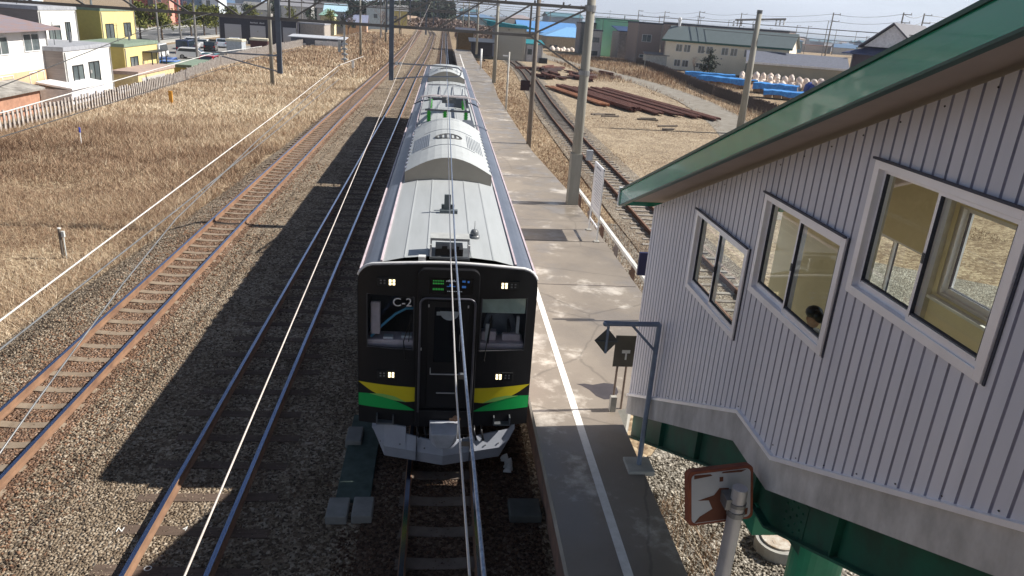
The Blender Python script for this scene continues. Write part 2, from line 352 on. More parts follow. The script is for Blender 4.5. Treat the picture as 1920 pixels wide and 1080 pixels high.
# ================================================================ TRACKS
RAILP = [(-.055, -.15), (.055, -.15), (.055, -.135), (.01, -.12), (.01, -.04), (.033, -.03), (.033, 0), (-.033, 0), (-.033, -.03), (-.01, -.04), (-.01, -.12), (-.055, -.135)]
def rail_mesh(parent, fx, off, ys, mats, z0=0):
    V = []; F = []; Mi = []; n = len(RAILP)
    for i, y in enumerate(ys):
        for p in RAILP: V.append((float(fx(y))+off+p[0], y, z0+p[1]))
        if i:
            for k in range(n):
                j = (k+1) % n; F.append(((i-1)*n+k, (i-1)*n+j, i*n+j, i*n+k)); Mi.append(1 if k == 6 else 0)
    mb = MB(); mb.v = V; mb.f = F; mb.m = Mi
    return mb.build('rail', mats, parent)
def track(name, label, fx, y0, y1, sleeper_mb, sl_mat, spacing, n_single, mats, z0=0, step=4.0, rot=0):
    t = thing(name, label, 'railway track', (0, 0, 0))
    ys = list(np.arange(y0, min(y1, 130), step))+list(np.arange(130, y1+.1, 20.0)) if y1 > 130 else list(np.arange(y0, y1+.1, step))
    for s in (-1, 1): rail_mesh(t, fx, s*.533, ys, mats, z0)
    proto = sleeper_mb.build('sleeper', sl_mat, None); proto.parent = t
    me = proto.data; n = 0; far = MB(); pv = [tuple(v.co) for v in me.vertices]; pf = [tuple(p.vertices) for p in me.polygons]
    y = y0+.3
    ylim = min(y1, 260)
    while y < ylim:
        yy = y+random.uniform(-.03, .03); x = float(fx(yy)); a = random.uniform(-.02, .02)*(1+rot)
        vis = yy > 5.5
        if vis and n < n_single:
            o = proto if n == 0 else proto.copy()
            if n: col.objects.link(o)
            o.location = (x+random.uniform(-.03, .03)*(1+rot), yy, z0); o.rotation_euler = (0, 0, a); o.parent = t; n += 1
        elif vis:
            b = len(far.v); far.v += [(x+p[0], yy+p[1], z0+p[2]) for p in pv]; far.f += [tuple(b+i for i in f) for f in pf]; far.m += [0]*len(pf)
        y += spacing
    if far.v:
        o = far.build('distant_sleepers', sl_mat, t); o['kind'] = 'stuff'
    return t
cs = MB()
top = [(-1.0, -.2), (-.7, -.175), (-.47, -.13), (-.2, -.15), (0, -.157), (.2, -.15), (.47, -.13), (.7, -.175), (1.0, -.2)]
cs.prism([(x, -.3) for x, z in (top[0], top[-1])]+[(x, z) for x, z in reversed(top)], 'y', -.095, .095)
csm = mat('concrete_sleeper', (.29, .23, .17), .9, c2=(.2, .15, .105), scale=3, bump=.2)
track('railway_track', 'main line with rusty rails on curved concrete sleepers beside the dry field', main_x, -8, 560, cs, csm, .655, 100, [rust_rail, railtop])
ws = MB().box(-1.05, 1.05, -.1, .1, -.3, -.158)
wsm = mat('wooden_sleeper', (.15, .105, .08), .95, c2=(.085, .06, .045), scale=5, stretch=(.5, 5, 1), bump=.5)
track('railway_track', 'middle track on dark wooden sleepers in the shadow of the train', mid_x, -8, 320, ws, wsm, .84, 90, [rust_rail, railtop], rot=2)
track('railway_track', 'track along the platform carrying the two car train', home_x, -8, 580, cs.__class__().prism([(x, -.3) for x, z in (top[0], top[-1])]+[(x, z) for x, z in reversed(top)], 'y', -.11, .11),
      mat('shade_dark_sleeper', (.17, .135, .11), .9, c2=(.1, .08, .065), scale=3), .7, 20, [rust_rail, railtop])  # same sleeper in darker colours that carry the shade here
ws2 = MB().box(-1.05, 1.05, -.09, .09, -.3, -.14)
track('railway_track', 'rusty siding curving to the engine shed on pale wooden sleepers', side_x, 6, 133, ws2, mat('pale_sleeper', (.36, .34, .31), .95, c2=(.16, .13, .11), scale=4), .7, 100,
      [mat('dark_rust_rail', (.1, .05, .035), .9), mat('rusty_rail_top', (.17, .09, .06), .75)], z0=-.2, rot=3)

# chalk marks on the middle track's sleepers (the numerals N, 4 and O)
def text_mesh(name, s, size, mat_, parent=None, ext=.002):
    c = bpy.data.curves.new(name, 'FONT'); c.body = s; c.size = size; c.extrude = ext; c.align_x = 'CENTER'; c.align_y = 'CENTER'
    to = bpy.data.objects.new(name, c); col.objects.link(to)
    bpy.context.view_layer.update()
    me = bpy.data.meshes.new_from_object(to.evaluated_get(bpy.context.evaluated_depsgraph_get())); bpy.data.objects.remove(to)
    me.materials.clear(); me.materials.append(mat_)
    o = bpy.data.objects.new(name, me); col.objects.link(o)
    if parent is not None: o.parent = parent; KIDS.setdefault(parent.name, []).append(o)
    return o
chalk = mat('chalk', (.75, .75, .72), .9)
for s, x, y in (('N', -4.62, 9.15), ('4', -3.72, 9.17), ('O', -3.95, 8.35)):
    o = text_mesh('chalk_mark', s, .14, chalk, None, .001); o.location = (x, y, -.154)
    tag(o, {'N': 'small white chalk letter N on a wooden sleeper', '4': 'small white chalk figure 4 on a wooden sleeper', 'O': 'small white chalk ring on the nearest wooden sleeper'}[s], 'chalk mark')

sea = MB(); sea.face([(140, 900, -7.2), (6500, 620, -7.2), (6500, 9500, -7.2), (60, 9500, -7.2), (60, 2200, -7.2)])
tag(sea.build('sea', mat('sea_water', (.02, .075, .11), .35, c2=(.03, .09, .12), scale=.004)), kind='structure')
# ================================================================ STONES AND GRASS (stuff)
def stones(name, pts, r, tint, stops):
    n = len(pts); base = np.array([(1, 0, 0), (-1, 0, 0), (0, 1, 0), (0, -1, 0), (0, 0, 1), (0, 0, -1)], float)
    fc = np.array([(0, 2, 4), (2, 1, 4), (1, 3, 4), (3, 0, 4), (2, 0, 5), (1, 2, 5), (3, 1, 5), (0, 3, 5)])
    sc_ = rng.uniform(.6, 1.25, (n, 6, 1))*r[:, None, None]
    v = base[None]*sc_+rng.normal(0, .18, (n, 6, 3))*r[:, None, None]; v[..., 2] *= .75
    a = rng.uniform(0, 6.28, n); ca, sa = np.cos(a)[:, None], np.sin(a)[:, None]; b = rng.uniform(-.8, .8, n); cb, sb = np.cos(b)[:, None], np.sin(b)[:, None]
    y_, z_ = v[..., 1]*cb-v[..., 2]*sb, v[..., 1]*sb+v[..., 2]*cb; v[..., 1], v[..., 2] = y_, z_
    x_, y_ = v[..., 0]*ca-v[..., 1]*sa, v[..., 0]*sa+v[..., 1]*ca; v[..., 0], v[..., 1] = x_, y_
    v += pts[:, None]; f = (fc[None]+(np.arange(n)*6)[:, None, None]).reshape(-1, 3)
    return tag(raw_mesh(name, v.reshape(-1, 3), f, tint_mat(name+'_material', stops), np.repeat(tint, 6)), kind='stuff')
def scatter(x0, x1, y0, y1, dens):
    n = int((x1-x0)*(y1-y0)*dens); return rng.uniform(x0, x1, n), rng.uniform(y0, y1, n)
X = []; Y = []
for (y0, y1, d) in ((6.2, 11, 620), (11, 16, 430), (16, 24, 210), (24, 36, 90), (36, 60, 20)):
    a, b = scatter(-10.2, 1.55, y0, y1, d); X.append(a); Y.append(b)
X = np.concatenate(X); Y = np.concatenate(Y)
k = X > bed_l(Y)-.1; X, Y = X[k], Y[k]
for fx in (main_x, mid_x, home_x):
    for s in (-.533, .533):
        k = np.abs(X-fx(Y)-s) > .075; X, Y = X[k], Y[k]
ph = ((Y-(-7.7)+.15) % .655); k = ~((np.abs(X-main_x(Y)) < 1.0) & (ph > .06) & (ph < .24) & (rng.random(len(X)) < np.where(np.abs(X-main_x(Y)) < .5, .9, .35))); X, Y = X[k], Y[k]
k = ~((np.abs(X-mid_x(Y)) < 1.5) & (rng.random(len(X)) < .3)); X, Y = X[k], Y[k]
k = ~((X > -1.75) & (X < -.98) & (Y > 9.2) & (Y < 12.4)); X, Y = X[k], Y[k]
Z = np.where(X < bed_l(Y)+1, -.5+.33*np.clip(X-bed_l(Y), 0, 1), -.165)
rr = rng.uniform(.011, .028, len(X))*(1+Y/50)*np.where(X > -5.6, .8, 1.05)
tn = np.clip(rng.beta(1.5, 2.2, len(X))*(1-.25*np.clip((X+5)/1.2, 0, 1)), 0, 1)*.48  # stones of the middle and home tracks darkened, shade in the tint
rusty = (rng.random(len(X)) < np.clip(1.15-np.abs(X-main_x(Y))*.55, 0, .9))*1.0
rusty = np.maximum(rusty, np.clip(1.1-np.abs(X)*.8, 0, 1))
tn = np.where(rusty > .35, tn+.52, tn)
tn = np.where(np.abs(X) < 1.5, .53+(tn % .52)*.42, tn)  # darkest round the home track, again shade put into the tint
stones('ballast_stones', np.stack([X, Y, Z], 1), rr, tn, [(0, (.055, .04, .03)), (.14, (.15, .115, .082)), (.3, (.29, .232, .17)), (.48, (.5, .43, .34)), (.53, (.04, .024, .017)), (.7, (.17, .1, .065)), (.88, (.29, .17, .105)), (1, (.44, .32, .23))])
X, Y = scatter(2.95, 5.6, 5.5, 11.5, 420)
a, b = scatter(5.2, 9.8, 8, 20, 60); X = np.concatenate([X, a]); Y = np.concatenate([Y, b])
stones('yard_stones', np.stack([X, Y, ground_z(X, Y)+.03], 1), rng.uniform(.014, .034, len(X)), np.clip(rng.beta(2, 2, len(X)), 0, 1), [(0, (.06, .05, .04)), (.4, (.2, .175, .14)), (.7, (.36, .32, .26)), (1, (.62, .58, .5))])

STRAW = [(0, (.1, .055, .035)), (.25, (.25, .155, .1)), (.5, (.42, .3, .2)), (.75, (.6, .48, .34)), (1, (.8, .7, .53))]
straw_mat = tint_mat('dry_grass', STRAW)
def blades(name, regs, hfun, tfun, mat_=straw_mat, lean=.55, keep=None):
    X = []; Y = []; W = []
    for (x0, x1, y0, y1, d, wd) in regs:
        a, b = scatter(x0, x1, y0, y1, d)
        # clumping
        c = smooth_noise(a, b, 2.2, 5)+rng.normal(0, .8, len(a)); q_ = c > -1.1
        X.append(a[q_]); Y.append(b[q_]); W.append(np.full(q_.sum(), wd))
    X = np.concatenate(X); Y = np.concatenate(Y); W = np.concatenate(W)
    if keep is not None: q_ = keep(X, Y); X, Y, W = X[q_], Y[q_], W[q_]
    n = len(X); h = hfun(X, Y)*rng.uniform(.45, 1.25, n); a = rng.uniform(0, 6.28, n); z = ground_z(X, Y)
    wx, wy = np.cos(a)*W, np.sin(a)*W; l = rng.uniform(.1, 1.6, n)*lean; b_ = rng.uniform(0, 6.28, n)
    lx = np.cos(b_)*l*h; ly = np.sin(b_)*l*h
    V = np.stack([np.stack([X-wx, Y-wy, z-.02], 1), np.stack([X+wx, Y+wy, z-.02], 1), np.stack([X+lx, Y+ly, z+h], 1)], 1)
    t = np.clip(tfun(X, Y)+rng.normal(0, .2, n), 0, 1)
    return tag(raw_mesh(name, V.reshape(-1, 3), np.arange(3*n).reshape(-1, 3), mat_, np.repeat(t, 3)), kind='stuff')
def t_left(x, y):
    band = np.exp(-((y-36-.25*(x+16))/9)**2)*.3
    return .62+.26*smooth_noise(x, y, .22, 3)+.14*np.clip((27-y)/8, 0, 1)+.2*smooth_noise(x, y, 1.2, 9)-1.2*band-.1*np.clip((y-45)/50, 0, 1)
blades('dry_grass', [(-24.2, -8.8, 13, 30, 620, .007), (-24.2, -8.2, 30, 50, 260, .012), (-24.6, -8, 50, 80, 110, .022), (-26, -8, 80, 130, 30, .05), (-30, -8.5, 130, 230, 8, .1)],
       lambda x, y: .2+.1*smooth_noise(x, y, .5, 2)+.1*np.clip(y/100, 0, 1), t_left, lean=1.1,
       keep=lambda x, y: (x < bed_l(y)+.1+.35*smooth_noise(x, y, 2, 4)) & (x > -25.2) & (smooth_noise(x, y, .9, 41)+rng.normal(0, .35, len(x)) > -.75))
def t_right(x, y): return .55+.25*smooth_noise(x, y, .5, 13)+.1*smooth_noise(x, y, 2, 19)-.2*np.exp(-((x-6)/1.5)**2)
def keep_r(x, y):
    c = np.abs(x-side_x(y)) > .9+.3*smooth_noise(x, y, 2, 8); l = (np.abs(x-lane_x(y)) > 1.5+.5*smooth_noise(x, y, 1.5, 31)) | (y > 190)
    pr = np.interp(y, [0, 16, 28, 36, 60, 76, 100, 132], [5, 5.3, 4.95, 4.5, 4.35, 4.85, 4.35, 4.5])
    return c & l & (x > pr)
blades('dry_stems', [(-24, -9.2, 13, 34, 5, .006), (-24, -8.8, 34, 60, 3, .012), (-24, -8.8, 60, 95, 2, .02)], lambda x, y: .62+.2*smooth_noise(x, y, .5, 12), lambda x, y: .3+.25*smooth_noise(x, y, .4, 15), lean=.35)
blades('dry_grass', [(4.6, 8, 14, 40, 240, .01), (4.2, 10.5, 40, 75, 90, .018), (4.2, 11, 75, 130, 24, .045), (9.3, 24, 28, 62, 75, .014), (9.5, 26, 62, 90, 9, .03), (24, 38, 50, 95, 22, .04), (22, 42, 95, 150, 16, .06)],
       lambda x, y: .11+.05*smooth_noise(x, y, .7, 2)+.06*np.exp(-((x-6.2)/1.4)**2), t_right, keep=keep_r, lean=.9)
blades('brushwood', [(25.5, 31, 62, 100, 9, .022), (20, 40, 100, 165, 14, .035), (-23, -10, 95, 200, 5, .06)],
       lambda x, y: .55+.25*smooth_noise(x, y, .6, 21), lambda x, y: .42+.22*smooth_noise(x, y, .8, 17), keep=lambda x, y: keep_r(x, y) | (x < 0), lean=.3)
blades('low_dry_grass', [(-6.0, -1.4, 56, 110, 18, .03), (-5.7, -1.2, 110, 220, 10, .06), (1.2, 1.6, 12, 30, 20, .01)], lambda x, y: .16+.32+.04*x*0,
       lambda x, y: .6+.2*smooth_noise(x, y, .8, 23), keep=lambda x, y: (np.abs(x-mid_x(y)) > .7), lean=.4)
blades('dead_ferns', [(2.98, 4.3, 8.2, 10.2, 240, .006)], lambda x, y: .5+.0*x, lambda x, y: .42+.0*x, lean=.8)
# ================================================================ TRAIN
Y0, L1, GAP, L2 = 10.56, 20.95, .55, 21.1
tr = thing('commuter_train', 'two car black fronted commuter train with yellow and green stripes at the platform', 'train', (0, Y0, 0))
def tp(mb, name, mats, par=tr, **k): return mb.build(name, mats, par, **k)     # parts are modelled in train space: y = 0 at the face
side_m = mat('stainless_side', (.9, .84, .82), .14, 1.0, var=.03, scale=.6, bump=.35, bscale=.9)
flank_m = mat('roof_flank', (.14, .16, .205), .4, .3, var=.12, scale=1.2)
roof_m = mat('roof_panel', (.42, .44, .45), .5, c2=(.36, .38, .385), scale=1.1, stretch=(3, .35, 1), bump=.08, bscale=8)
roof_w = mat('roof_trim', (.75, .75, .75), .4)
mask_m = mat('mask_black', (.012, .012, .014), .42, var=.1, spec=.35)
winglass = glass('train_glass', (.85, .9, .92), .95)
dark_win = mat('side_window', (.01, .012, .015), .08, spec=.7)
glare_win = mat('glare_window', (.5, .52, .55), .12, 1.0, var=.05, bump=.3, bscale=.8)  # windows made metallic mirrors, added to throw glare on the platform
def Ft(x):                      # plan curve of the face
    a = max(0, abs(x)-.45)/.95
    return .13*a*a
def topz(x):
    a = abs(x)
    return 3.51+.07*(1-min(1, a/1.08)**2) if a < 1.08 else 3.23+.28*math.sqrt(max(0, 1-((a-1.08)/.305)**2))
zb = [.78, 1.1, 1.6, 2.145, 2.6, 3.04, 9]
xs = sorted(set([-1.385, -1.375, -1.35, -1.3, -1.24, -1.16, -1.08, -1.0, -.9, -.8, -.7, -.6, -.52, -.46, -.3, -.15, 0, .15, .3, .46, .52, .6, .7, .8, .9, 1.0, 1.08, 1.16, 1.24, 1.3, 1.35, 1.375, 1.385]))
fm = MB()
def in_win(x, z): return (-1.24 < x < -.52 or .52 < x < 1.24) and 2.145 < z < 3.04
for xa, xb in zip(xs[:-1], xs[1:]):
    xm = (xa+xb)/2; zz = [z for z in zb if z < min(topz(xa), topz(xb))-.02]
    for za, zc in zip(zz, zz[1:]+[None]):
        ta, tb = (zc, zc) if zc else (topz(xa), topz(xb))
        if zc and in_win(xm, (za+zc)/2): continue
        la, lb = za, za
        if za == .78: la, lb = .78+.0*xa, .78
        fm.face([(xa, Ft(xa), la), (xb, Ft(xb), lb), (xb, Ft(xb), tb), (xa, Ft(xa), ta)])
# reveal of the windows and the rounded rim
for x0, x1 in ((-1.24, -.52), (.52, 1.24)):
    for (p, q_) in (((x0, 2.145), (x1, 2.145)), ((x0, 3.04), (x1, 3.04))):
        fm.face([(p[0], Ft(p[0]), p[1]), (q_[0], Ft(q_[0]), q_[1]), (q_[0], Ft(q_[0])+.05, q_[1]), (p[0], Ft(p[0])+.05, p[1])])
    for x in (x0, x1): fm.face([(x, Ft(x), 2.145), (x, Ft(x), 3.04), (x, Ft(x)+.05, 3.04), (x, Ft(x)+.05, 2.145)])
for s in (-1, 1):
    x = 1.385*s; fm.face([(x, Ft(x), .78), (x, Ft(x), 3.23), (x, .3, 3.23), (x, .3, .78)])
    fm.face([(s*1.385, Ft(1.385), .78), (s*1.38, .3, .78), (0, .3, .78), (0, 0, .78)])
mask = tp(fm, 'front_mask', [mask_m])
cw_ = MB()
for xa, xb in zip(xs[:-1], xs[1:]): cw_.face([(xa, Ft(xa)+.002, topz(xa)), (xb, Ft(xb)+.002, topz(xb)), (xb, .22, topz(xb)+.0), (xa, .22, topz(xa)+.0)])
tp(cw_, 'mask_crown', mask_m)
rim = MB(); pts = [(x, Ft(x)+.045, topz(x)+.012) for x in xs if abs(x) < 1.38]
rim.tube(pts, .026, 6); tp(rim, 'front_rim', roof_w, smooth=True)
# windows with glass, white number lettering, blind, wipers
for s in (-1, 1):
    x0, x1 = (-1.24, -.52) if s < 0 else (.52, 1.24)
    g = MB(); g.face([(x0, Ft(x0)+.03, 2.145), (x1, Ft(x1)+.03, 2.145), (x1, Ft(x1)+.03, 3.04), (x0, Ft(x0)+.03, 3.04)])
    wn = tp(g, 'windscreen', winglass)
    fr = MB()
    for (a, b) in (((x0, 2.145), (x1, 2.145)), ((x0, 3.04), (x1, 3.04)), ((x0, 2.145), (x0, 3.04)), ((x1, 2.145), (x1, 3.04))):
        fr.beam((a[0], Ft(a[0])+.004, a[1]), (b[0], Ft(b[0])+.004, b[1]), .012, .012)
    fr.build('window_seal', mat('window_seal', (.1, .1, .11), .4), wn)
    wx = -.64 if s < 0 else .6
    wi = MB().tube([(wx, -.04, 2.0), (wx+.03*s, -.03, 2.3), (wx+.07, -.02, 2.66)], .009, 6).beam((wx+.05, -.025, 2.3), (wx+.085, -.025, 2.78), .016, .02)
    wi.ball((wx, -.03, 2.0), .02); tp(wi, 'wiper', black_paint)
cabm = mat('cab_interior', (.1, .1, .115), .8); desk = mat('cab_desk', (.8, .66, .7), .7)
cb = MB(); cb.face([(-1.3, 1.6, 1.2), (1.3, 1.6, 1.2), (1.3, 1.6, 3.3), (-1.3, 1.6, 3.3)]).face([(-1.3, .2, 1.2), (-1.3, 1.6, 1.2), (-1.3, 1.6, 3.3), (-1.3, .2, 3.3)])
cb.face([(1.3, .2, 1.2), (1.3, 1.6, 1.2), (1.3, 1.6, 3.3), (1.3, .2, 3.3)]).face([(-1.3, .16, 1.2), (1.3, .16, 1.2), (1.3, 1.6, 1.2), (-1.3, 1.6, 1.2)]).face([(-1.3, .16, 3.3), (1.3, .16, 3.3), (1.3, 1.6, 3.3), (-1.3, 1.6, 3.3)])
tp(cb, 'cab', cabm)
dk = MB().box(-1.25, -.5, .2, .55, 1.3, 2.22).box(.5, 1.25, .2, .6, 1.3, 2.2).box(-1.2, -1.05, .22, .3, 2.3, 2.85).box(.56, .8, .3, .45, 2.2, 2.36).box(.9, 1.2, .3, .4, 2.2, 2.32)
tp(dk, 'cab_desk', desk, bevel=.02)
kp = MB().box(-1.0, -.85, .24, .36, 2.22, 2.25).box(-.72, -.56, .28, .4, 2.22, 2.26).box(.62, .68, .28, .3, 2.2, 2.5).box(1.12, 1.17, .34, .38, 2.2, 2.62)
tp(kp, 'cab_controls', mat('cab_controls', (.8, .8, .82), .5))
tp(MB().tube([(-1.2, .24, 2.25), (-1.05, .3, 2.4), (-.82, .36, 2.6), (-.66, .4, 2.68), (-.5, .42, 2.69)], .022, 6), 'cab_hose', mat('blue_hose', (.15, .5, .8), .5), smooth=True)
tp(MB().box(.54, 1.22, .13, .14, 2.76, 3.03), 'sun_blind', mat('blind', (.6, .7, .6), .8))
tx = text_mesh('car_number', 'C-2', .195, mat('number_white', (.85, .85, .85), .5), tr, .002); tx.rotation_euler = (R(90), 0, 0); tx.location = (-.7, .022, 2.93)
# gangway frame, destination screen, door
def arch(w_, z0, z1, r):
    P = [(-w_, z0)]; P += [(w_, z0)]
    for i in range(6): a = i/5*math.pi/2; P.append((w_-r+r*math.cos(a), z1-r+r*math.sin(a)))
    for i in range(6): a = math.pi/2+i/5*math.pi/2; P.append((-w_+r+r*math.cos(a), z1-r+r*math.sin(a)))
    return P
gf_ = MB(); o1 = arch(.47, .82, 3.53, .12); i1 = arch(.41, 1.12, 3.06, .1)
gf_.prism([(p[0], p[1]) for p in arch(.47, 3.08, 3.53, .12)], 'y', -.1, .02)
for s in (-1, 1): gf_.box(min(s*.41, s*.47), max(s*.41, s*.47), -.1, .02, .82, 3.12)
gf_.box(-.41, .41, -.1, .02, .82, 1.12); gf_.box(-.41, .41, -.02, -.004, 1.12, 3.08)
tp(gf_, 'gangway_frame', mask_m, bevel=.012)
sur = MB(); ring = arch(.42, 1.1, 3.07, .1)
sur.tube([(p[0], -.115, p[1]) for p in ring[1:]+ring[:1]], .018, 6)
tp(sur, 'door_surround', mat('grey_trim', (.1, .1, .12), .35), smooth=True)
door = tp(MB().box(-.3, .34, -.05, -.021, 1.14, 3.0), 'gangway_door', mask_m, bevel=.01)
tp(MB().box(-.2, .22, -.056, -.051, 1.97, 2.9), 'door_window', dark_win, door)
rd = MB(); P = [(.03+.15*math.cos(a), 2.84+.15*math.sin(a)) for a in [math.pi+i*math.pi/10 for i in range(11)]]
rd.prism([(p[0], p[1]) for p in P], 'y', -.062, -.0575); rd.box(-.17, -.02, -.061, -.0575, 2.77, 2.83)
tp(rd, 'wiper_plate', mat('wiper_plate', (.3, .34, .36), .4), door)
hd = MB().box(-.25, .26, -.075, -.06, 1.755, 1.77).box(-.25, -.235, -.075, -.06, 1.77, 1.87).box(-.14, .16, -.075, -.06, 1.42, 1.435).box(.2, .21, -.085, -.06, 2.18, 2.45).box(.235, .245, -.085, -.06, 2.18, 2.45).box(-.3, -.28, -.13, -.11, 2.93, 2.97).box(.3, .32, -.13, -.11, 2.93, 2.97).box(-.4, -.385, -.13, -.11, 2.2, 2.24)
tp(hd, 'handle', mat('handle_metal', (.6, .6, .62), .35, .6), door)
scr = tp(MB().box(-.29, .37, -.108, -.101, 3.14, 3.4), 'destination_screen', mat('screen_black', (.01, .01, .01), .25))
e1 = MB()
for k, (x, z, ww) in enumerate([(-.24, 3.345, .17), (-.24, 3.3, .17), (-.24, 3.205, .17)]):
    for j in range(7): e1.box(x+j*ww/7, x+j*ww/7+.016, -.1105, -.1085, z, z+.018+.006*((j*3+k) % 3))
tp(e1, 'screen_lettering', emit('led_green', (.05, .5, .08), .12), scr)
e2 = MB()
for j in range(8): e2.box(-.04+j*.022, -.026+j*.022, -.1105, -.1085, 3.345, 3.362+.008*(j % 3))
for j in range(9): e2.box(-.02+j*.026, -.005+j*.026, -.1105, -.1085, 3.185, 3.197)
tp(e2, 'screen_lettering', emit('led_white', (.5, .55, .6), .12), scr)
e3 = MB().box(-.03, .1, -.1105, -.1085, 3.265, 3.275).box(.01, .06, -.1105, -.1085, 3.275, 3.31).box(.2, .25, -.1105, -.1085, 3.34, 3.37).box(.28, .31, -.1105, -.1085, 3.335, 3.365).box(.2, .26, -.1105, -.1085, 3.25, 3.285)
tp(e3, 'screen_lettering', emit('led_blue', (.05, .2, .6), .15), scr)
lit = emit('lamp_lit', (1, .84, .5), 1.6); unl = mat('lamp_off', (.2, .2, .2), .3)
lens_m = mat('lamp_housing', (.03, .03, .03), .25)
for (cx, cz, d) in ((-.92, 3.26, 1), (.92, 3.26, -1), (-.92, 1.69, 1), (.92, 1.69, -1)):
    y = Ft(cx)
    h_ = tp(MB().box(cx-.17, cx+.17, y-.012, y+.01, cz-.075, cz+.075), 'headlight', lens_m, bevel=.006)
    a = MB(); b = MB()
    for i in range(2):
        for j in range(2):
            b.box(cx+d*(.035+i*.055)-.018, cx+d*(.035+i*.055)+.018, y-.017, y-.0125, cz-.045+j*.05, cz-.005+j*.05)
            a.box(cx-d*(.05+i*.055)-.013, cx-d*(.05+i*.055)+.013, y-.017, y-.0125, cz-.03+j*.045, cz-.008+j*.045)
    b.build('lit_lamp', lit, h_); a.build('unlit_lamp', unl, h_)
# coloured stripes: slices following the curve of the face
def stripe(name, cx, lo, hi, m_, off):
    s_ = MB(); n = 18; x0, x1 = cx
    for i in range(n):
        xa, xb = x0+(x1-x0)*i/n, x0+(x1-x0)*(i+1)/n
        for (f0, f1) in ((lo, hi),):
            s_.face([(xa, Ft(xa)-off, f0(xa)), (xb, Ft(xb)-off, f0(xb)), (xb, Ft(xb)-off, f1(xb)), (xa, Ft(xa)-off, f1(xa))])
    tp(s_, name, m_)
def pw(*p): return lambda x: float(np.interp(abs(x), [q_[0] for q_ in p], [q_[1] for q_ in p]))
yel = mat('stripe_yellow', (.62, .52, .015), .5, var=.04); gre = mat('stripe_green', (.006, .36, .08), .5, var=.04); mid = mat('stripe_pale_green', (.24, .5, .12), .5, var=.04)
for s in (-1, 1):
    cx = (s*.48, s*1.383)
    stripe('yellow_stripe', cx, pw((.48, 1.23), (.62, 1.215), (.8, 1.235), (1.0, 1.285), (1.2, 1.385), (1.383, 1.515)), pw((.48, 1.485), (1.383, 1.52)), yel, .004)
    stripe('green_stripe', cx, pw((.48, 1.06), (1.383, 1.09)), pw((.48, 1.07), (.6, 1.14), (.8, 1.23), (1.0, 1.285), (1.2, 1.325), (1.383, 1.31)), gre, .004)
    stripe('pale_green_overlap', (s*.62, s*1.2), pw((.6, 1.14), (.62, 1.215), (.8, 1.235), (1.0, 1.285), (1.2, 1.32)), pw((.62, 1.218), (.8, 1.31), (1.0, 1.34), (1.2, 1.325)), mid, .0075)
# bumper plough and coupler cover
sk_m = mat('plough_grey', (.31, .33, .38), .6, var=.08)
sk = MB()
def SY(x): return -.26+.33*abs(x)/1.15
segs = [(-1.16, .79, .72), (-.96, .79, .2), (-.61, .79, .2), (-.605, .66, .2), (0, .6, .2), (.58, .65, .2), (.95, .68, .2), (1.09, .7, .52), (1.18, .81, .72)]
for (xa, ta, ba), (xb, tb, bb) in zip(segs[:-1], segs[1:]):
    ma, mb_ = max(ba, .42 if ba < .4 else ba+.02), max(bb, .42 if bb < .4 else bb+.02)
    ma = min(ma, ta); mb_ = min(mb_, tb)
    sk.hexa([(xa, SY(xa), ba), (xb, SY(xb), bb), (xb, SY(xb)+.02, bb), (xa, SY(xa)+.02, ba), (xa, SY(xa)-.07, ma), (xb, SY(xb)-.07, mb_), (xb, SY(xb)-.04, mb_), (xa, SY(xa)-.04, ma)])
    sk.hexa([(xa, SY(xa)-.07, ma+.001), (xb, SY(xb)-.07, mb_+.001), (xb, SY(xb)-.04, mb_+.001), (xa, SY(xa)-.04, ma+.001), (xa, SY(xa)+.02, ta), (xb, SY(xb)+.02, tb), (xb, SY(xb)+.05, tb), (xa, SY(xa)+.05, ta)])
pl = tp(sk, 'snow_plough', sk_m)
tp(MB().box(-.435, -.425, -.24, -.16, .2, .75).box(.43, .44, -.24, -.16, .2, .75), 'plough_seam', black_paint, pl)
cv = MB(); b_ = [(-.23, .95), (.235, .95), (.235, .6), (-.23, .6)]; f0 = [(-.2, .95), (.2, .95), (.1, .62), (-.1, .62)]
cv.hexa([(-.2, -.5, .92), (.2, -.5, .92), (.23, -.12, .96), (-.23, -.12, .96), (-.1, -.42, .62), (.1, -.42, .62), (.23, -.12, .56), (-.23, -.12, .56)])
tp(cv, 'coupler_cover', mat('cover_grey', (.42, .44, .49), .6), bevel=.01)
cp = MB().tube([(.1, -.2, 1.02), (.16, -.26, 1.06), (.25, -.2, 1.03)], .025, 6).ball((.18, -.22, 1.05), .05)
for hx_ in (-.42, -.3, .5, .62): tp(MB().tube([(hx_, .05, .82), (hx_, -.1, .74), (hx_+.04, -.12, .6), (hx_+.02, 0, .52)], .02, 6), 'brake_hose', black_paint, smooth=True)
for sx_ in (-1, 1): tp(MB().box(sx_*.95-.14, sx_*.95+.14, -.06, .06, .83, .86).box(sx_*.95-.14, sx_*.95-.12, -.06, .06, .86, .98).box(sx_*.95+.12, sx_*.95+.14, -.06, .06, .86, .98), 'step_iron', steel_dark)
for sx_ in (-1.02, -.7, -.3, .3, .7, .92): MB().ball((sx_, SY(sx_)-.06, .5), .014, 6).build('bolt', steel_dark, pl)
tp(cp, 'air_coupling', mat('coupling_rust', (.35, .2, .12), .6)); tp(MB().box(-.1, .1, -.06, -.03, 1.02, 1.035), 'number_plate', white_paint)
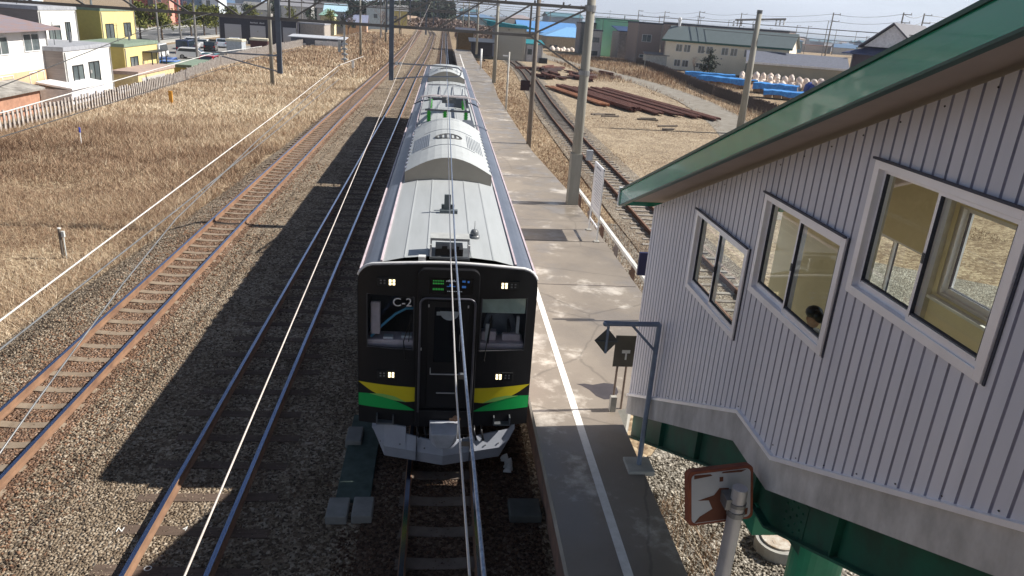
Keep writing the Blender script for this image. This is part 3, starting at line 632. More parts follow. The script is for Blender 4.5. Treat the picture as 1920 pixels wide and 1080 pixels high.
# bodies
def body(y0, y1):
    s_ = MB()
    prof = [(-1.37, .8), (-1.4, 1.15), (-1.4, 3.12)]
    for i in range(1, 6): a = i/6*math.pi/2; prof.append((-1.08-.32*math.cos(a), 3.2+.3*math.sin(a)))
    prof += [(-1.04, 3.52), (-.7, 3.6), (-.35, 3.635), (0, 3.645)]
    n0 = len(prof); prof += [(-p[0], p[1]) for p in reversed(prof[:-1])]
    for i in range(len(prof)-1):
        (xa, za), (xb, zb_) = prof[i], prof[i+1]; xm = abs(xa+xb)/2
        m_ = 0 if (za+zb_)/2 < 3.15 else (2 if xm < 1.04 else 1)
        s_.face([(xa, y0, za), (xb, y0, zb_), (xb, y1, zb_), (xa, y1, za)], m_)
    for y in ((y1,) if y0 < 1 else (y0, y1)): s_.face([(p[0], y, p[1]) for p in prof], 1)
    s_.face([(-1.37, y0, .8), (1.37, y0, .8), (1.37, y1, .8), (-1.37, y1, .8)], 1)
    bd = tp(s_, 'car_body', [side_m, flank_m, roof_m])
    g = MB()
    seam = MB()
    for sx in (-1, 1):
        g.beam((sx*1.345, y0, 3.395), (sx*1.345, y1, 3.395), .03, .03); g.beam((sx*1.03, y0, 3.54), (sx*1.03, y1, 3.54), .03, .025)
        for x in (.34, .68): seam.beam((sx*x, y0+.02, 3.638 if x < .5 else 3.604), (sx*x, y1-.02, 3.638 if x < .5 else 3.604), .022, .01)
    g.build('roof_gutter', mat('gutter', (.6, .5, .53), .45), bd)
    seam.build('roof_seam', roof_m, bd)
    pk = MB()
    for sx in (-1, 1): pk.box(min(sx*1.401, sx*1.405), max(sx*1.401, sx*1.405), y0+.5, y1, 1.1, 1.2)
    pk.build('pink_band', mat('pink_band', (.9, .55, .6), .2, 1.0), bd)
    w_ = MB()
    for sx in (-1, 1):
        for k in range(5):
            ya = y0+1.4+k*(y1-y0-2.6)/5; w_.box(min(sx*1.395, sx*1.404), max(sx*1.395, sx*1.404), ya+.9, ya+3.0, 1.95, 2.85)
    w_.build('side_windows', glare_win, bd)
    d_ = MB()
    for sx in (-1, 1):
        for ya in (y0+1.2, y0+(y1-y0)/2-.65, y1-2.6): d_.box(min(sx*1.396, sx*1.408), max(sx*1.396, sx*1.408), ya, ya+1.3, 1.1, 3.0)
    d_.build('side_doors', side_m, bd)
    u = MB().box(-1.2, 1.2, y0+4.5, y1-4.5, .32, .8)
    for yb in (y0+2.4, y1-2.4):
        u.box(-1.0, 1.0, yb-1.4, yb+1.4, .35, .7)
        for yw in (yb-1.0, yb+1.0):
            for sx in (-.53, .53): u.tube([(sx-.06, yw, .43), (sx+.06, yw, .43)], .43, 20)
    u.build('underframe', steel_dark, bd)
    return bd
b1 = body(.2, L1); b2 = body(L1+GAP, L1+GAP+L2)
tp(MB().box(-.55, .55, L1-.05, L1+GAP+.05, 1.1, 3.2), 'gangway_bellows', mat('bellows', (.02, .02, .022), .9))
acm = mat('ac_casing', (.45, .47, .47), .5, var=.08, scale=2); grm = mat('ac_end', (.33, .3, .25), .7, var=.06)
def ac(y0, y1):
    s_ = MB(); P = [(-.96, 3.5)]+[(-.96+1.92*i/12, 3.78+.36*math.sin(math.pi*i/12)) for i in range(13)]+[(.96, 3.5)]
    for i in range(len(P)-1): s_.face([(P[i][0], y0, P[i][1]), (P[i+1][0], y0, P[i+1][1]), (P[i+1][0], y1, P[i+1][1]), (P[i][0], y1, P[i][1])], 0)
    for y in (y0, y1): s_.face([(p[0], y, p[1]) for p in P], 1)
    o = tp(s_, 'air_conditioner', [acm, grm])
    g = MB()
    for sx in (-1, 1):
        for k in range(9): 
            x = sx*(.48+k*.045); z = 3.783+.36*math.sin(math.pi*(x+.96)/1.92); g.beam((x, y0+1.9, z), (x, y1-2.6, z), .012, .012)
        for k in range(12): g.box(min(sx*.9, sx*.98), max(sx*.9, sx*.98), y0+.35+k*.48, y0+.55+k*.48, 3.72, 3.8)
    for y in (y0+1.7, y1-2.3):
        for i in range(2, 10):
            xa, xb = -.96+1.92*i/12, -.96+1.92*(i+1)/12
            g.beam((xa, y, 3.784+.36*math.sin(math.pi*i/12)), (xb, y, 3.784+.36*math.sin(math.pi*(i+1)/12)), .02, .012)
    g.build('grille', mat('grille_grey', (.17, .19, .23), .6), o)
    f_ = MB(); ym = (y0+y1)/2-.3
    zc = lambda x: 3.79+.36*math.sin(math.pi*(x+.96)/1.92)
    ring_ = [(.34*math.cos(a), ym+.34*math.sin(a)) for a in [i*math.pi/12 for i in range(25)]]
    f_.tube([(p[0], p[1], zc(p[0])) for p in ring_], .015, 6)
    for k in range(6): x = -.3+k*.12; f_.beam((x, ym-math.sqrt(max(.01, .34**2-x*x)), zc(x)-.002), (x, ym+math.sqrt(max(.01, .34**2-x*x)), zc(x)-.002), .05, .01)
    f_.build('fan_grille', mat('fan_dark', (.06, .06, .06), .6), o)
ac(16.2-Y0, 22.6-Y0); ac(40.3-Y0, 45.4-Y0)
# roof fittings: antennas, box with cage, ball aerial
rf = MB().box(-.3, .3, 10.62-Y0, 11.12-Y0, 3.64, 3.67)
rb = tp(rf, 'roof_equipment', steel_dark)
q_ = MB()
for x in (-.29, .29):
    for y in (.1, .55): q_.beam((x, y, 3.63), (x, y, 3.86), .025, .025)
q_.build('cage_post', white_paint, rb)
MB().box(-.3, .3, .3, .6, 3.86, 3.9).build('cage_lid', mat('cage_lid', (.42, .43, .42), .6), rb)
MB().box(-.22, .2, .14, .5, 3.67, 3.78).box(-.12, -.04, .1, .2, 3.78, 3.84).box(.06, .14, .1, .2, 3.74, 3.84).build('cage_gear', black_paint, rb)
tp(MB().box(-.47, -.36, .05, .16, 3.6, 3.67), 'roof_box', white_paint)
an = MB().box(-.17, .16, 13.3-Y0, 13.42-Y0, 3.64, 3.7).box(-.09, .03, 13.36-Y0, 13.42-Y0, 3.7, 3.98).box(-.14, .1, 13.5-Y0, 13.56-Y0, 3.64, 3.76)
tp(an, 'antenna', mat('antenna_grey', (.1, .12, .13), .5))
ba = MB().cyl(.42, 1.3, 3.6, 3.68, .09, .09).ball((.42, 1.3, 3.71), .075).cyl(.42, 1.3, 3.76, 3.92, .006, .004, 6)
tp(ba, 'ball_antenna', mat('ball_grey', (.16, .17, .18), .35), smooth=True)
# pantograph
pt = MB(); yb = 26.9-Y0
for y in (25.3-Y0, 28.9-Y0): pt.beam((-.75, y, 4.0), (.75, y, 4.0), .07, .06)
for x in (-.62, .62): pt.beam((x, 25.3-Y0, 4.0), (x, 28.9-Y0, 4.0), .06, .06)
pt.tube([(0, 28.2-Y0, 4.05), (0, 24.9-Y0, 4.42)], .05, 8)
pt.tube([(0, 24.9-Y0, 4.42), (-.1, 22.4-Y0, 4.72)], .035, 8).tube([(0, 24.9-Y0, 4.42), (.1, 22.4-Y0, 4.72)], .035, 8)
pt.box(-.2, .3, 27.4-Y0, 28.0-Y0, 4.0, 4.22)
pan = tp(pt, 'pantograph', steel_dark)
MB().tube([(-.92, 22.3-Y0, 4.6), (-.8, 22.3-Y0, 4.74), (-.55, 22.3-Y0, 4.79), (.55, 22.3-Y0, 4.79), (.8, 22.3-Y0, 4.74), (.92, 22.3-Y0, 4.6)], .025, 6).beam((-.5, 22.5-Y0, 4.79), (.5, 22.5-Y0, 4.79), .05, .03).build('collector_head', mat('collector', (.55, .5, .5), .5), pan)
grn = mat('insulator_green', (.05, .45, .05), .35, var=.1)
for (x, y) in ((-.62, 25.3), (.62, 25.3), (-.08, 25.3), (-.62, 28.9), (.62, 28.9)):
    i_ = MB().cyl(x, y-Y0, 3.62, 3.98, .05, .05, 10)
    for k in range(6): i_.cyl(x, y-Y0, 3.65+k*.055, 3.68+k*.055, .085, .06, 12)
    tp(i_, 'insulator', grn, smooth=False)
for v in ((.28, .82, 29.3-Y0, 30.9-Y0, 3.62, 3.95), (-.85, -.45, 23.3-Y0, 24.3-Y0, 3.58, 3.7), (.5, .85, 23.3-Y0, 24.8-Y0, 3.58, 3.8)): tp(MB().box(*v), 'roof_box', mat('roof_box_dark', (.08, .09, .11), .6), bevel=.02)
ca = MB()
for x in (-.85, -.3, .3, .85): ca.tube([(x, 31.7-Y0, 3.66), (x*.96, 34-Y0, 3.72), (x*1.05, 37.2-Y0, 3.68)], .022, 6)
ca.tube([(-.9, 37.2-Y0, 3.7), (-.4, 37.0-Y0, 3.76), (.4, 37.3-Y0, 3.76), (.95, 37.0-Y0, 3.7)], .025, 6)
ca.tube([(.95, 23.2-Y0, 3.62), (.97, 27-Y0, 3.64), (.95, 31-Y0, 3.62)], .025, 6).tube([(-.95, 23.2-Y0, 3.62), (-.97, 27-Y0, 3.64), (-.95, 31-Y0, 3.62)], .025, 6)
tp(ca, 'roof_cable', mat('cable_grey', (.2, .2, .22), .5))

# driver in the cab and a person on the stairs
skin_m = mat('skin', (.45, .28, .2), .6, var=.05)
def figure(name, label, loc, rz, joints, edges, cloth, head_at, parts, cat='person', scale=1):
    root = thing(name, label, cat, loc, rz)
    me = bpy.data.meshes.new('body'); me.from_pydata([j[0] for j in joints], edges, []); me.materials.append(cloth)
    o = bpy.data.objects.new('body', me); col.objects.link(o); o.parent = root
    o.modifiers.new('skin', 'SKIN'); sv = me.skin_vertices[0].data
    for i, j in enumerate(joints): sv[i].radius = j[1] if isinstance(j[1], tuple) else (j[1], j[1])
    sv[0].use_root = True; o.modifiers.new('sub', 'SUBSURF').levels = 2; o.modifiers['sub'].render_levels = 2
    hm = MB(); hx, hy, hz = head_at
    hm.ball((hx, hy, hz), .105, 14, sq=(.82, .98, 1.15)).ball((hx, hy-.1, hz-.01), .018, 6, sq=(.8, 1.3, 1.4))
    for s in (-1, 1): hm.ball((hx+s*.088, hy+.01, hz), .025, 6, sq=(.5, .8, 1.2))
    hm.build('head', skin_m, root, smooth=True)
    for nm, mb, m_ in parts: mb.build(nm, m_, root, smooth=True)
    return root
def hand(mb, c, d, s=1):
    c = Vector(c); d = Vector(d).normalized(); sde = d.cross(Vector((0, 0, 1))).normalized()
    mb.ball(c, .04, 8, sq=(1, 1, .6))
    for k, ln_ in enumerate((.06, .075, .07, .055)):
        p = c+d*.03+sde*(k-1.5)*.019; mb.tube([p, p+d*ln_*.6, p+d*ln_-Vector((0, 0, .025))], [.009, .0085, .007], 6)
    mb.tube([c+sde*.03*s, c+sde*.055*s+d*.03, c+sde*.05*s+d*.055-Vector((0, 0, .01))], [.011, .01, .008], 6)
navy = mat('uniform_grey', (.3, .32, .38), .9)
J = [((0, 0, 0), (.16, .12)), ((0, .02, .25), (.14, .1)), ((0, .02, .48), (.15, .1)), ((0, 0, .6), (.055, .055)), ((.19, 0, .5), .055), ((.25, -.1, .26), .045), ((.14, -.3, .24), .032),
     ((-.19, 0, .5), .055), ((-.25, -.1, .26), .045), ((-.12, -.28, .3), .032), ((.1, -.2, -.02), .08), ((.1, -.42, -.05), .06), ((-.1, -.2, -.02), .08), ((-.1, -.42, -.05), .06)]
E_ = [(0, 1), (1, 2), (2, 3), (2, 4), (4, 5), (5, 6), (2, 7), (7, 8), (8, 9), (0, 10), (10, 11), (0, 12), (12, 13)]
gl_ = MB(); hand(gl_, (.12, -.36, .24), (-.2, -1, 0), -1); hand(gl_, (-.1, -.34, .32), (.2, -1, .2), 1)
cap = MB(); cap.ball((0, .01, .84), .118, 12, sq=(.88, 1, .55)); cap.box(-.08, .08, -.2, -.08, .8, .815)
figure('person', 'train driver in grey uniform and white gloves seated behind the right windscreen', (.9, Y0+.92, 1.9), 0, J, E_, navy, (0, -.01, .76),
       [('gloves', gl_, white_paint), ('cap', cap, black_paint)])
J2 = [((0, 0, .95), (.15, .11)), ((0, 0, 1.15), (.13, .1)), ((0, .0, 1.38), (.16, .1)), ((0, -.01, 1.5), (.055, .055)), ((.2, 0, 1.4), .06), ((.27, .02, 1.12), .048), ((.25, -.16, .92), .034),
      ((-.2, 0, 1.4), .06), ((-.27, .04, 1.12), .048), ((-.26, -.05, .88), .034), ((.1, -.05, .9), .09), ((.11, -.16, .5), .065), ((.11, -.02, .08), .045), ((-.1, .02, .9), .09), ((-.11, .0, .48), .065), ((-.11, .08, .06), .045), ((.11, -.14, .04), .04), ((-.11, -.05, .02), .04)]
E2 = [(0, 1), (1, 2), (2, 3), (2, 4), (4, 5), (5, 6), (2, 7), (7, 8), (8, 9), (0, 10), (10, 11), (11, 12), (0, 13), (13, 14), (14, 15), (12, 16), (15, 17)]
h2 = MB(); hand(h2, (.25, -.19, .88), (0, -.3, -1.0), 1); hand(h2, (-.26, -.05, .83), (.0, -.2, -1.0), -1)
c2_ = MB(); c2_.ball((0, .0, 1.7), .122, 14, sq=(.9, 1.02, .75)); c2_.tube([(0, -.06, 1.7), (0, -.2, 1.685)], [.075, .06], 12); 
pk2 = MB(); pk2.box(-.15, .15, .1, .26, 1.02, 1.42)
STAIR_PERSON = dict(J=J2, E=E2, parts=[('hands', h2, skin_m), ('cap', c2_, black_paint), ('backpack', pk2, mat('backpack', (.03, .03, .035), .8))])
# ================================================================ STAIR BUILDING
WX, WT = 3.0, .12
def zbot(y):
    if y >= 6.5: return 1.49+(10.45-y)*.5
    if y >= 5.65: return 3.465
    if y >= 1.5: return 3.465+(5.65-y)*.5
    return 5.54
def ztop(y): return 4.74+(10.2-y)*.377
def zeave(y): return 4.83+(10.6-y)*.373
st = thing('stair_building', 'covered stairway with ribbed grey cladding, three sliding windows and a green edged roof', 'building', (0, 0, 0))
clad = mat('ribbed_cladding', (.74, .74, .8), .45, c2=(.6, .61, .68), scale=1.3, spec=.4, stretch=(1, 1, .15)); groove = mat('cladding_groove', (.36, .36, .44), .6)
WINS = [(6.98, 8.55, 4.12, 5.06), (5.28, 6.76, 4.75, 5.69), (3.6, 5.07, 5.39, 6.34), (1.93, 3.4, 6.03, 6.97)]
def clad_wall(name, X, sgn, y0, y1, wins, zb_, zt, mats, pitch=.125, deep=.014):
    s_ = MB(); br = []; y = y0
    while y < y1:
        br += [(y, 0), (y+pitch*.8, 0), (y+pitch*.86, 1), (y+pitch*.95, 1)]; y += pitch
    br.append((y1, 0)); cuts = [w_[0] for w_ in wins]+[w_[1] for w_ in wins]
    seq = []
    for (a, da), (b, db) in zip(br[:-1], br[1:]):
        b = min(b, y1)
        if b <= a: continue
        ks = sorted(c for c in cuts if a < c < b); pts = [a]+ks+[b]
        for p, q_ in zip(pts[:-1], pts[1:]): seq.append((p, q_, da+(db-da)*(p-a)/(b-a), da+(db-da)*(q_-a)/(b-a), 1 if da or db else 0))
    for a, b, da, db, g in seq:
        xa, xb = X-sgn*deep*da, X-sgn*deep*db; ym = (a+b)/2; win = [w_ for w_ in wins if w_[0] < ym < w_[1]]
        def q4(za, zb2, zc, zd): s_.face([(xa, a, za), (xb, b, zb2), (xb, b, zc), (xa, a, zd)], g)
        if win:
            q4(zb_(a), zb_(b), win[0][2], win[0][2]); q4(win[0][3], win[0][3], zt(b), zt(a))
        else: q4(zb_(a), zb_(b), zt(b), zt(a))
    return s_.build(name, mats, st)
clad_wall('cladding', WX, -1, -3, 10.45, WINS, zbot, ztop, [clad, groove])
# inner lining of the near wall and the far wall with its own windows
inn = mat('interior_cream', (.82, .74, .5), .8, c2=(.74, .66, .43), scale=1.2)
def lining(name, X, wins, y0, y1, m_, zb_, zt):
    s_ = MB(); cuts = sorted(set([y0, y1, 6.5, 5.65, 1.5]+[c for w_ in wins for c in w_[:2]]))
    for a, b in zip(cuts[:-1], cuts[1:]):
        win = [w_ for w_ in wins if w_[0] < (a+b)/2 < w_[1]]
        if win:
            s_.face([(X, a, zb_(a)), (X, b, zb_(b)), (X, b, win[0][2]), (X, a, win[0][2])]); s_.face([(X, a, win[0][3]), (X, b, win[0][3]), (X, b, zt(b)), (X, a, zt(a))])
        else: s_.face([(X, a, zb_(a)), (X, b, zb_(b)), (X, b, zt(b)), (X, a, zt(a))])
    return s_.build(name, m_, st)
XO = 5.0
lining('interior_lining', WX+WT, WINS, -3, 10.45, inn, zbot, ztop)
lining('interior_lining', XO, WINS, -3, 10.45, inn, zbot, ztop)
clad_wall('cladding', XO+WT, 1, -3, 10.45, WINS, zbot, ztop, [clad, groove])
alu = mat('window_aluminium', (.88, .88, .92), .4, .25, var=.04); rub = mat('window_rubber', (.05, .055, .08), .6)
pane_m = glass('window_pane', (.92, .96, .93), .96)
for X, sg in ((WX, -1), (XO+WT, 1)):
    for (a, b, c, d) in WINS:
        f = MB(); o = .035; xi, xo = X-sg*.1, X+sg*.03
        x0, x1 = min(xi, xo), max(xi, xo)
        f.box(x0, x1, a-o, a+.03, c-.045, d+o).box(x0, x1, b-.03, b+o, c-.045, d+o).box(x0, x1, a+.03, b-.03, d-.03, d+o).box(x0, x1+(.02 if sg > 0 else 0), a+.03, b-.03, c-.045, c+.02)
        fr = f.build('window', alu, st, bevel=.003)
        drip = MB().box(min(X+sg*.03, X+sg*.05), max(X+sg*.03, X+sg*.05), a-o-.01, b+o+.01, d+o-.005, d+o+.012).box(min(X+sg*.001, X+sg*.012), max(X+sg*.001, X+sg*.012), a-o-.018, a-o-.002, c-.05, d+o)
        drip.build('sealant', rub, fr)
        mm = (a+b)/2
        for k, (ya, yb) in enumerate(((mm-.025, b-.03), (a+.03, mm+.025))):
            xc = X-sg*(.0 if k else .035); s_ = MB(); e = .028
            x0, x1 = xc-.014, xc+.014
            s_.box(x0, x1, ya, ya+e, c+.02, d-.03).box(x0, x1, yb-e, yb, c+.02, d-.03).box(x0, x1, ya+e, yb-e, d-.03-e, d-.03).box(x0, x1, ya+e, yb-e, c+.02, c+.02+e*1.9)
            sh = s_.build('sash', alu, fr); g = MB(); g.face([(xc, ya+e, c+.06), (xc, yb-e, c+.06), (xc, yb-e, d-.05), (xc, ya+e, d-.05)]); g.build('pane', pane_m, sh)
            MB().box(x0-.001, x1+.001, ya+e, ya+e+.004, c+.06, d-.06).box(x0-.001, x1+.001, yb-e-.004, yb-e, c+.06, d-.06).box(x0-.001, x1+.001, ya+e, yb-e, c+.083, c+.09).build('gasket', rub, sh)
        MB().box(X+sg*.0-.02, X+.02, mm+.0, mm+.02, (c+d)/2-.04, (c+d)/2+.03).build('latch', steel_dark, fr)
        if sg > 0: MB().box(XO-.07, XO, a-.04, b+.04, c-.06, c-.03).build('inner_sill', white_paint, fr)
# pilasters inside
MB().box(XO-.06, XO-.001, 6.83, 7.0, 1.6, 6.0).box(XO-.06, XO-.001, 5.1, 5.22, 3.5, 6.6).box(XO-.06, XO-.001, 3.43, 3.56, 4.5, 7.2).box(WX+WT+.001, WX+WT+.05, 5.12, 5.22, 3.5, 6.4).build('pilaster', mat('pilaster', (.6, .58, .5), .7), st)
# stairs
sp = MB(); n = 14
for k in range(n): y = 10.45-k*.285; sp.box(WX+WT, XO, y-.285, y+.002, zbot(y)-.2, zbot(y-.28)+.02)
sp.box(WX+WT, XO, 5.6, 6.46, 3.25, 3.47)
for k in range(14): y = 5.6-k*.29; sp.box(WX+WT, XO, y-.29, y+.002, zbot(y)-.2, zbot(y-.28)+.02)
sp.box(WX+WT, XO, -3, 1.36, 5.4, 5.58)
sp.build('stair_steps', mat('step_concrete', (.42, .4, .36), .8), st)
hr = MB()
for X in (WX+WT+.09, XO-.09):
    hr.tube([(X, 10.4, 2.1), (X, 6.45, 4.2), (X, 5.6, 4.25), (X, 1.5, 6.35)], .022, 8)
hr.build('handrail', mat('handrail_dark', (.2, .16, .1), .5), st)
# concrete band below the cladding, with flashing
bnd = MB(); prof = [(10.45, 1.49), (6.5, 3.465), (5.65, 3.465), (1.5, 5.54), (-3, 5.54)]
for (a, za), (b, zb_) in zip(prof[:-1], prof[1:]):
    for X0, X1 in ((WX-.01, WX+.2), (XO-.08, XO+.13)):
        bnd.hexa([(X0, a, za-.36), (X1, a, za-.36), (X1, b, zb_-.36), (X0, b, zb_-.36), (X0, a, za-.02), (X1, a, za-.02), (X1, b, zb_-.02), (X0, b, zb_-.02)])
bnd.build('concrete_band', mat('weathered_concrete', (.6, .59, .58), .9, c2=(.33, .32, .31), scale=2.2, bump=.3, stretch=(1, 1, .6)), st)
fl = MB()
for (a, za), (b, zb_) in zip(prof[:-1], prof[1:]): fl.hexa([(WX-.035, a, za-.03), (WX+.02, a, za-.03), (WX+.02, b, zb_-.03), (WX-.035, b, zb_-.03), (WX-.035, a, za+.012), (WX+.02, a, za+.02), (WX+.02, b, zb_+.02), (WX-.035, b, zb_+.012)])
fl.build('flashing', alu, st)
# slab, steel girders, splice plates, column
sla = MB()
for (a, za), (b, zb_) in zip(prof[:-1], prof[1:]): sla.hexa([(WX+.2, a, za-.34), (XO-.08, a, za-.34), (XO-.08, b, zb_-.34), (WX+.2, b, zb_-.34), (WX+.2, a, za-.22), (XO-.08, a, za-.22), (XO-.08, b, zb_-.22), (WX+.2, b, zb_-.22)])
sla.build('stair_slab', conc, st)
dg = mat('girder_green', (.012, .1, .066), .5, c2=(.02, .055, .04), scale=3, spec=.35)
gi = MB()
for X in (WX+.14, XO-.1):
    for (a, za), (b, zb_) in zip(prof[:-1], prof[1:]):
        d0 = .78; fx = .09
        gi.hexa([(X-.012, a, za-d0), (X+.012, a, za-d0), (X+.012, b, zb_-d0), (X-.012, b, zb_-d0), (X-.012, a, za-.36), (X+.012, a, za-.36), (X+.012, b, zb_-.36), (X-.012, b, zb_-.36)])
        gi.hexa([(X-fx, a, za-d0-.025), (X+fx, a, za-d0-.025), (X+fx, b, zb_-d0-.025), (X-fx, b, zb_-d0-.025), (X-fx, a, za-d0), (X+fx, a, za-d0), (X+fx, b, zb_-d0), (X-fx, b, zb_-d0)])
    for y in (8.9, 7.6, 6.0, 4.6, 3.0): z = zbot(y); gi.box(X-.08, X+.08, y-.008, y+.008, z-.77, z-.37)
gr = gi.build('girder', dg, st)
bo = MB()
for yc in (6.35, 5.35):
    for i in range(4):
        for j in range(4): y = yc-.18+i*.09; z = zbot(yc)-.42-j*.09+(0); bo.ball((WX+.12, y, z), .014, 6)
bo.build('bolts', mat('bolt_green', (.01, .08, .05), .5), gr)
MB().box(WX+.122, WX+.128, 6.1, 6.6, 2.75, 3.12).build('splice_plate', dg, gr); MB().box(WX+.122, WX+.128, 5.1, 5.6, 2.8, 3.3).build('splice_plate', dg, gr)
co = MB().cyl(3.95, 6.05, -.5, 2.35, .27, .27, 28).box(3.1, 4.95, 5.92, 6.18, 2.35, 2.7).cyl(3.95, 6.05, 2.3, 2.36, .36, .36, 28)
co.build('column', mat('column_green', (.02, .2, .11), .4), st, bevel=.005)
# roof: green fascia, soffit, decking
rf_ = MB(); ya, yb = 10.62, -3
def fas(x0, x1, ylo, yhi, t, b_, mb):
    mb.hexa([(x0, yhi, zeave(yhi)+b_), (x1, yhi, zeave(yhi)+b_), (x1, ylo, zeave(ylo)+b_), (x0, ylo, zeave(ylo)+b_), (x0, yhi, zeave(yhi)+t), (x1, yhi, zeave(yhi)+t), (x1, ylo, zeave(ylo)+t), (x0, ylo, zeave(ylo)+t)])
gf2 = mat('fascia_green', (.012, .36, .21), .22, c2=(.01, .24, .17), scale=1.1, spec=.7, stretch=(1, .5, 1), coat=.4, bump=.25, bscale=1.2)
fas(2.52, 2.56, yb, ya, 0, -.22, rf_); fas(5.56, 5.6, yb, ya, 0, -.22, rf_)
rf_.hexa([(2.52, 10.62, 4.6), (5.6, 10.62, 4.6), (5.6, 10.66, 4.6), (2.52, 10.66, 4.6), (2.52, 10.62, 4.83), (5.6, 10.62, 4.83), (5.6, 10.66, 4.83), (2.52, 10.66, 4.83)])
rfo = rf_.build('fascia', gf2, st)
s_ = MB(); fas(2.5, 2.6, yb, 10.68, .03, 0, s_); fas(5.55, 5.62, yb, 10.68, .03, 0, s_); fas(2.51, 2.57, yb, 10.64, -.215, -.235, s_); s_.build('fascia_trim', mat('trim_dark_green', (.01, .07, .05), .4), rfo)
s_ = MB(); fas(2.56, 5.56, yb, 10.62, -.14, -.16, s_); s_.build('soffit', mat('soffit_board', (.46, .39, .35), .85, var=.06), st)
s_ = MB(); fas(2.56, 5.56, yb, 10.62, -.02, -.06, s_)
for k in range(10): x = 2.7+k*.3; fas(x, x+.03, yb, 10.6, .02, -.02, s_)
s_.build('roof_deck', mat('roof_green', (.03, .2, .13), .45), st)
MB().box(2.5, 2.62, 10.66, 10.72, 4.58, 4.86).build('fascia_cap', white_paint, st)
scw = MB()
for k in range(26): y = 10-k*.42; scw.ball((WX-.004, y, ztop(y)-.06), .008, 5).ball((WX-.004, y-.1, zbot(y)+.1), .008, 5)
scw.build('screws', black_paint, st)
sp_ = figure('person', 'person in black cap and dark clothes with a backpack climbing the covered stairs', (4.15, 7.5, 2.7), R(0), STAIR_PERSON['J'], STAIR_PERSON['E'], mat('dark_coat', (.02, .02, .025), .85), (0, -.02, 1.62), STAIR_PERSON['parts']); sp_.scale = (.88, .88, .88)
# box board fixed on the corner of the building's far side
nb = MB().box(4.2, 4.56, 14.96, 15.04, 1.98, 2.5).box(4.5, 4.56, 14.9, 14.95, .92, 2.5)
single(nb, 'platform_sign', mat('navy_panel', (.012, .014, .06), .5), 'dark navy platform sign panel showing beside the far corner of the stair building', 'sign')

# the covered footbridge the photograph is taken from (behind the camera)
fbr = thing('footbridge', 'covered footbridge over the tracks joined to the top of the stairway', 'footbridge', (0, 0, 0))
fw = MB().box(-15, 3.0, -3.2, -3.1, 5.5, 8.7)
for a, b in ((5.5, 6.45), (7.75, 8.7)): fw.box(-15, 3.0, -.62, -.52, a, b)
for k in range(10): fw.box(-15+k*2, -14.6+k*2, -.62, -.52, 6.45, 7.75)
fw.build('wall', clad, fbr); MB().box(-15, 3, -3.3, -.45, 5.2, 5.5).build('deck', conc, fbr); MB().box(-15, 3, -3.6, -.2, 8.7, 8.85).build('roof', mat('roof_green', (.03, .2, .13), .45), fbr)
MB().box(-15, 3, -.6, -.5, 4.6, 5.2).box(-15, 3, -3.3, -3.2, 4.6, 5.2).build('girder', dg, fbr)
# ================================================================ PLATFORM FURNITURE
pst = mat('bluish_steel', (.24, .3, .4), .45, .3, c2=(.17, .21, .28), scale=6)
br = thing('bracket_post', 'blue grey steel post with a braced arm on a square concrete foot', 'post', (2.93, 9.23, .9))
MB().cyl(0, 0, .02, 2.36, .038, .036, 12).tube([(0, 0, 2.36), (-.76, 0, 2.35)], .036, 10).beam((-.01, 0, 1.95), (-.38, 0, 2.33), .035, .035).ball((-.76, 0, 2.35), .045).build('post', pst, br, smooth=False)
MB().box(-.2, .2, -.2, .2, -.02, .07).build('foot', mat('foot_concrete', (.4, .4, .37), .9), br, bevel=.015)
MB().beam((-.72, 0, 2.34), (-.72, 0, 1.9), .035, .02).build('hanger', pst, br)
dm = MB().prism([(-.89, 2.08), (-.72, 1.88), (-.55, 2.08), (-.72, 2.27)], 'y', .012, .03)
dmo = dm.build('diamond_board', mat('board_back', (.13, .13, .11), .7, c2=(.09, .09, .08)), br)
MB().beam((-.88, 0, 2.08), (-.56, 0, 2.08), .012, .02).build('stiffener', steel_dark, dmo)
sg = thing('small_signpost', 'small dark signboard with a pale square on two thin posts at the platform edge', 'sign', (2.95, 10.95, .9))
MB().cyl(-.06, 0, 0, 1.35, .02, .02, 8).cyl(.1, .02, 0, 1.35, .02, .02, 8).build('posts', mat('brown_post', (.2, .15, .12), .7), sg)
MB().box(-.15, .2, -.03, -.01, .85, 1.42).build('board', mat('board_dark', (.13, .12, .1), .7), sg)
MB().box(-.02, .12, -.036, -.031, 1.1, 1.16).box(.04, .07, -.036, -.031, .98, 1.1).build('board_mark', white_paint, sg)
MB().box(-.12, -.02, -.1, -.0, 0, .3).build('post_base', conc, sg)
ms = thing('mirror_sign', 'rusty orange backed platform mirror on a thick silver post in front of the green girder', 'mirror', (2.70, 5.57, .76)); ms.scale = (.92, .92, .92)
mcol = mat('mirror_back_rust', (.28, .09, .045), .85, c2=(.16, .05, .035), scale=5, bump=.3)
fr = MB(); w0, h0 = .365, .3
P = []
for (cx, cz, a0) in ((w0-.06, h0-.06, 0), (-w0+.06, h0-.06, 90), (-w0+.06, -h0+.06, 180), (w0-.06, -h0+.06, 270)):
    for k in range(5): a = R(a0+k*22.5); P.append((cx+.06*math.cos(a), cz+.06*math.sin(a)))
fr.prism(P, 'y', -.0, .1)
hd_ = fr.build('mirror_housing', mcol, ms, bevel=.012); hd_.location = (-.12, .14, 2.43); hd_.rotation_euler = (R(-12), R(-4), R(6))
ins = MB(); ins.prism([(p[0]*.9, p[1]*.9) for p in P], 'y', -.004, .0)
MB_ = ins.build('painted_back', mat('flaking_paint', (.48, .5, .52), .7, c2=(.4, .42, .45), scale=3), hd_)
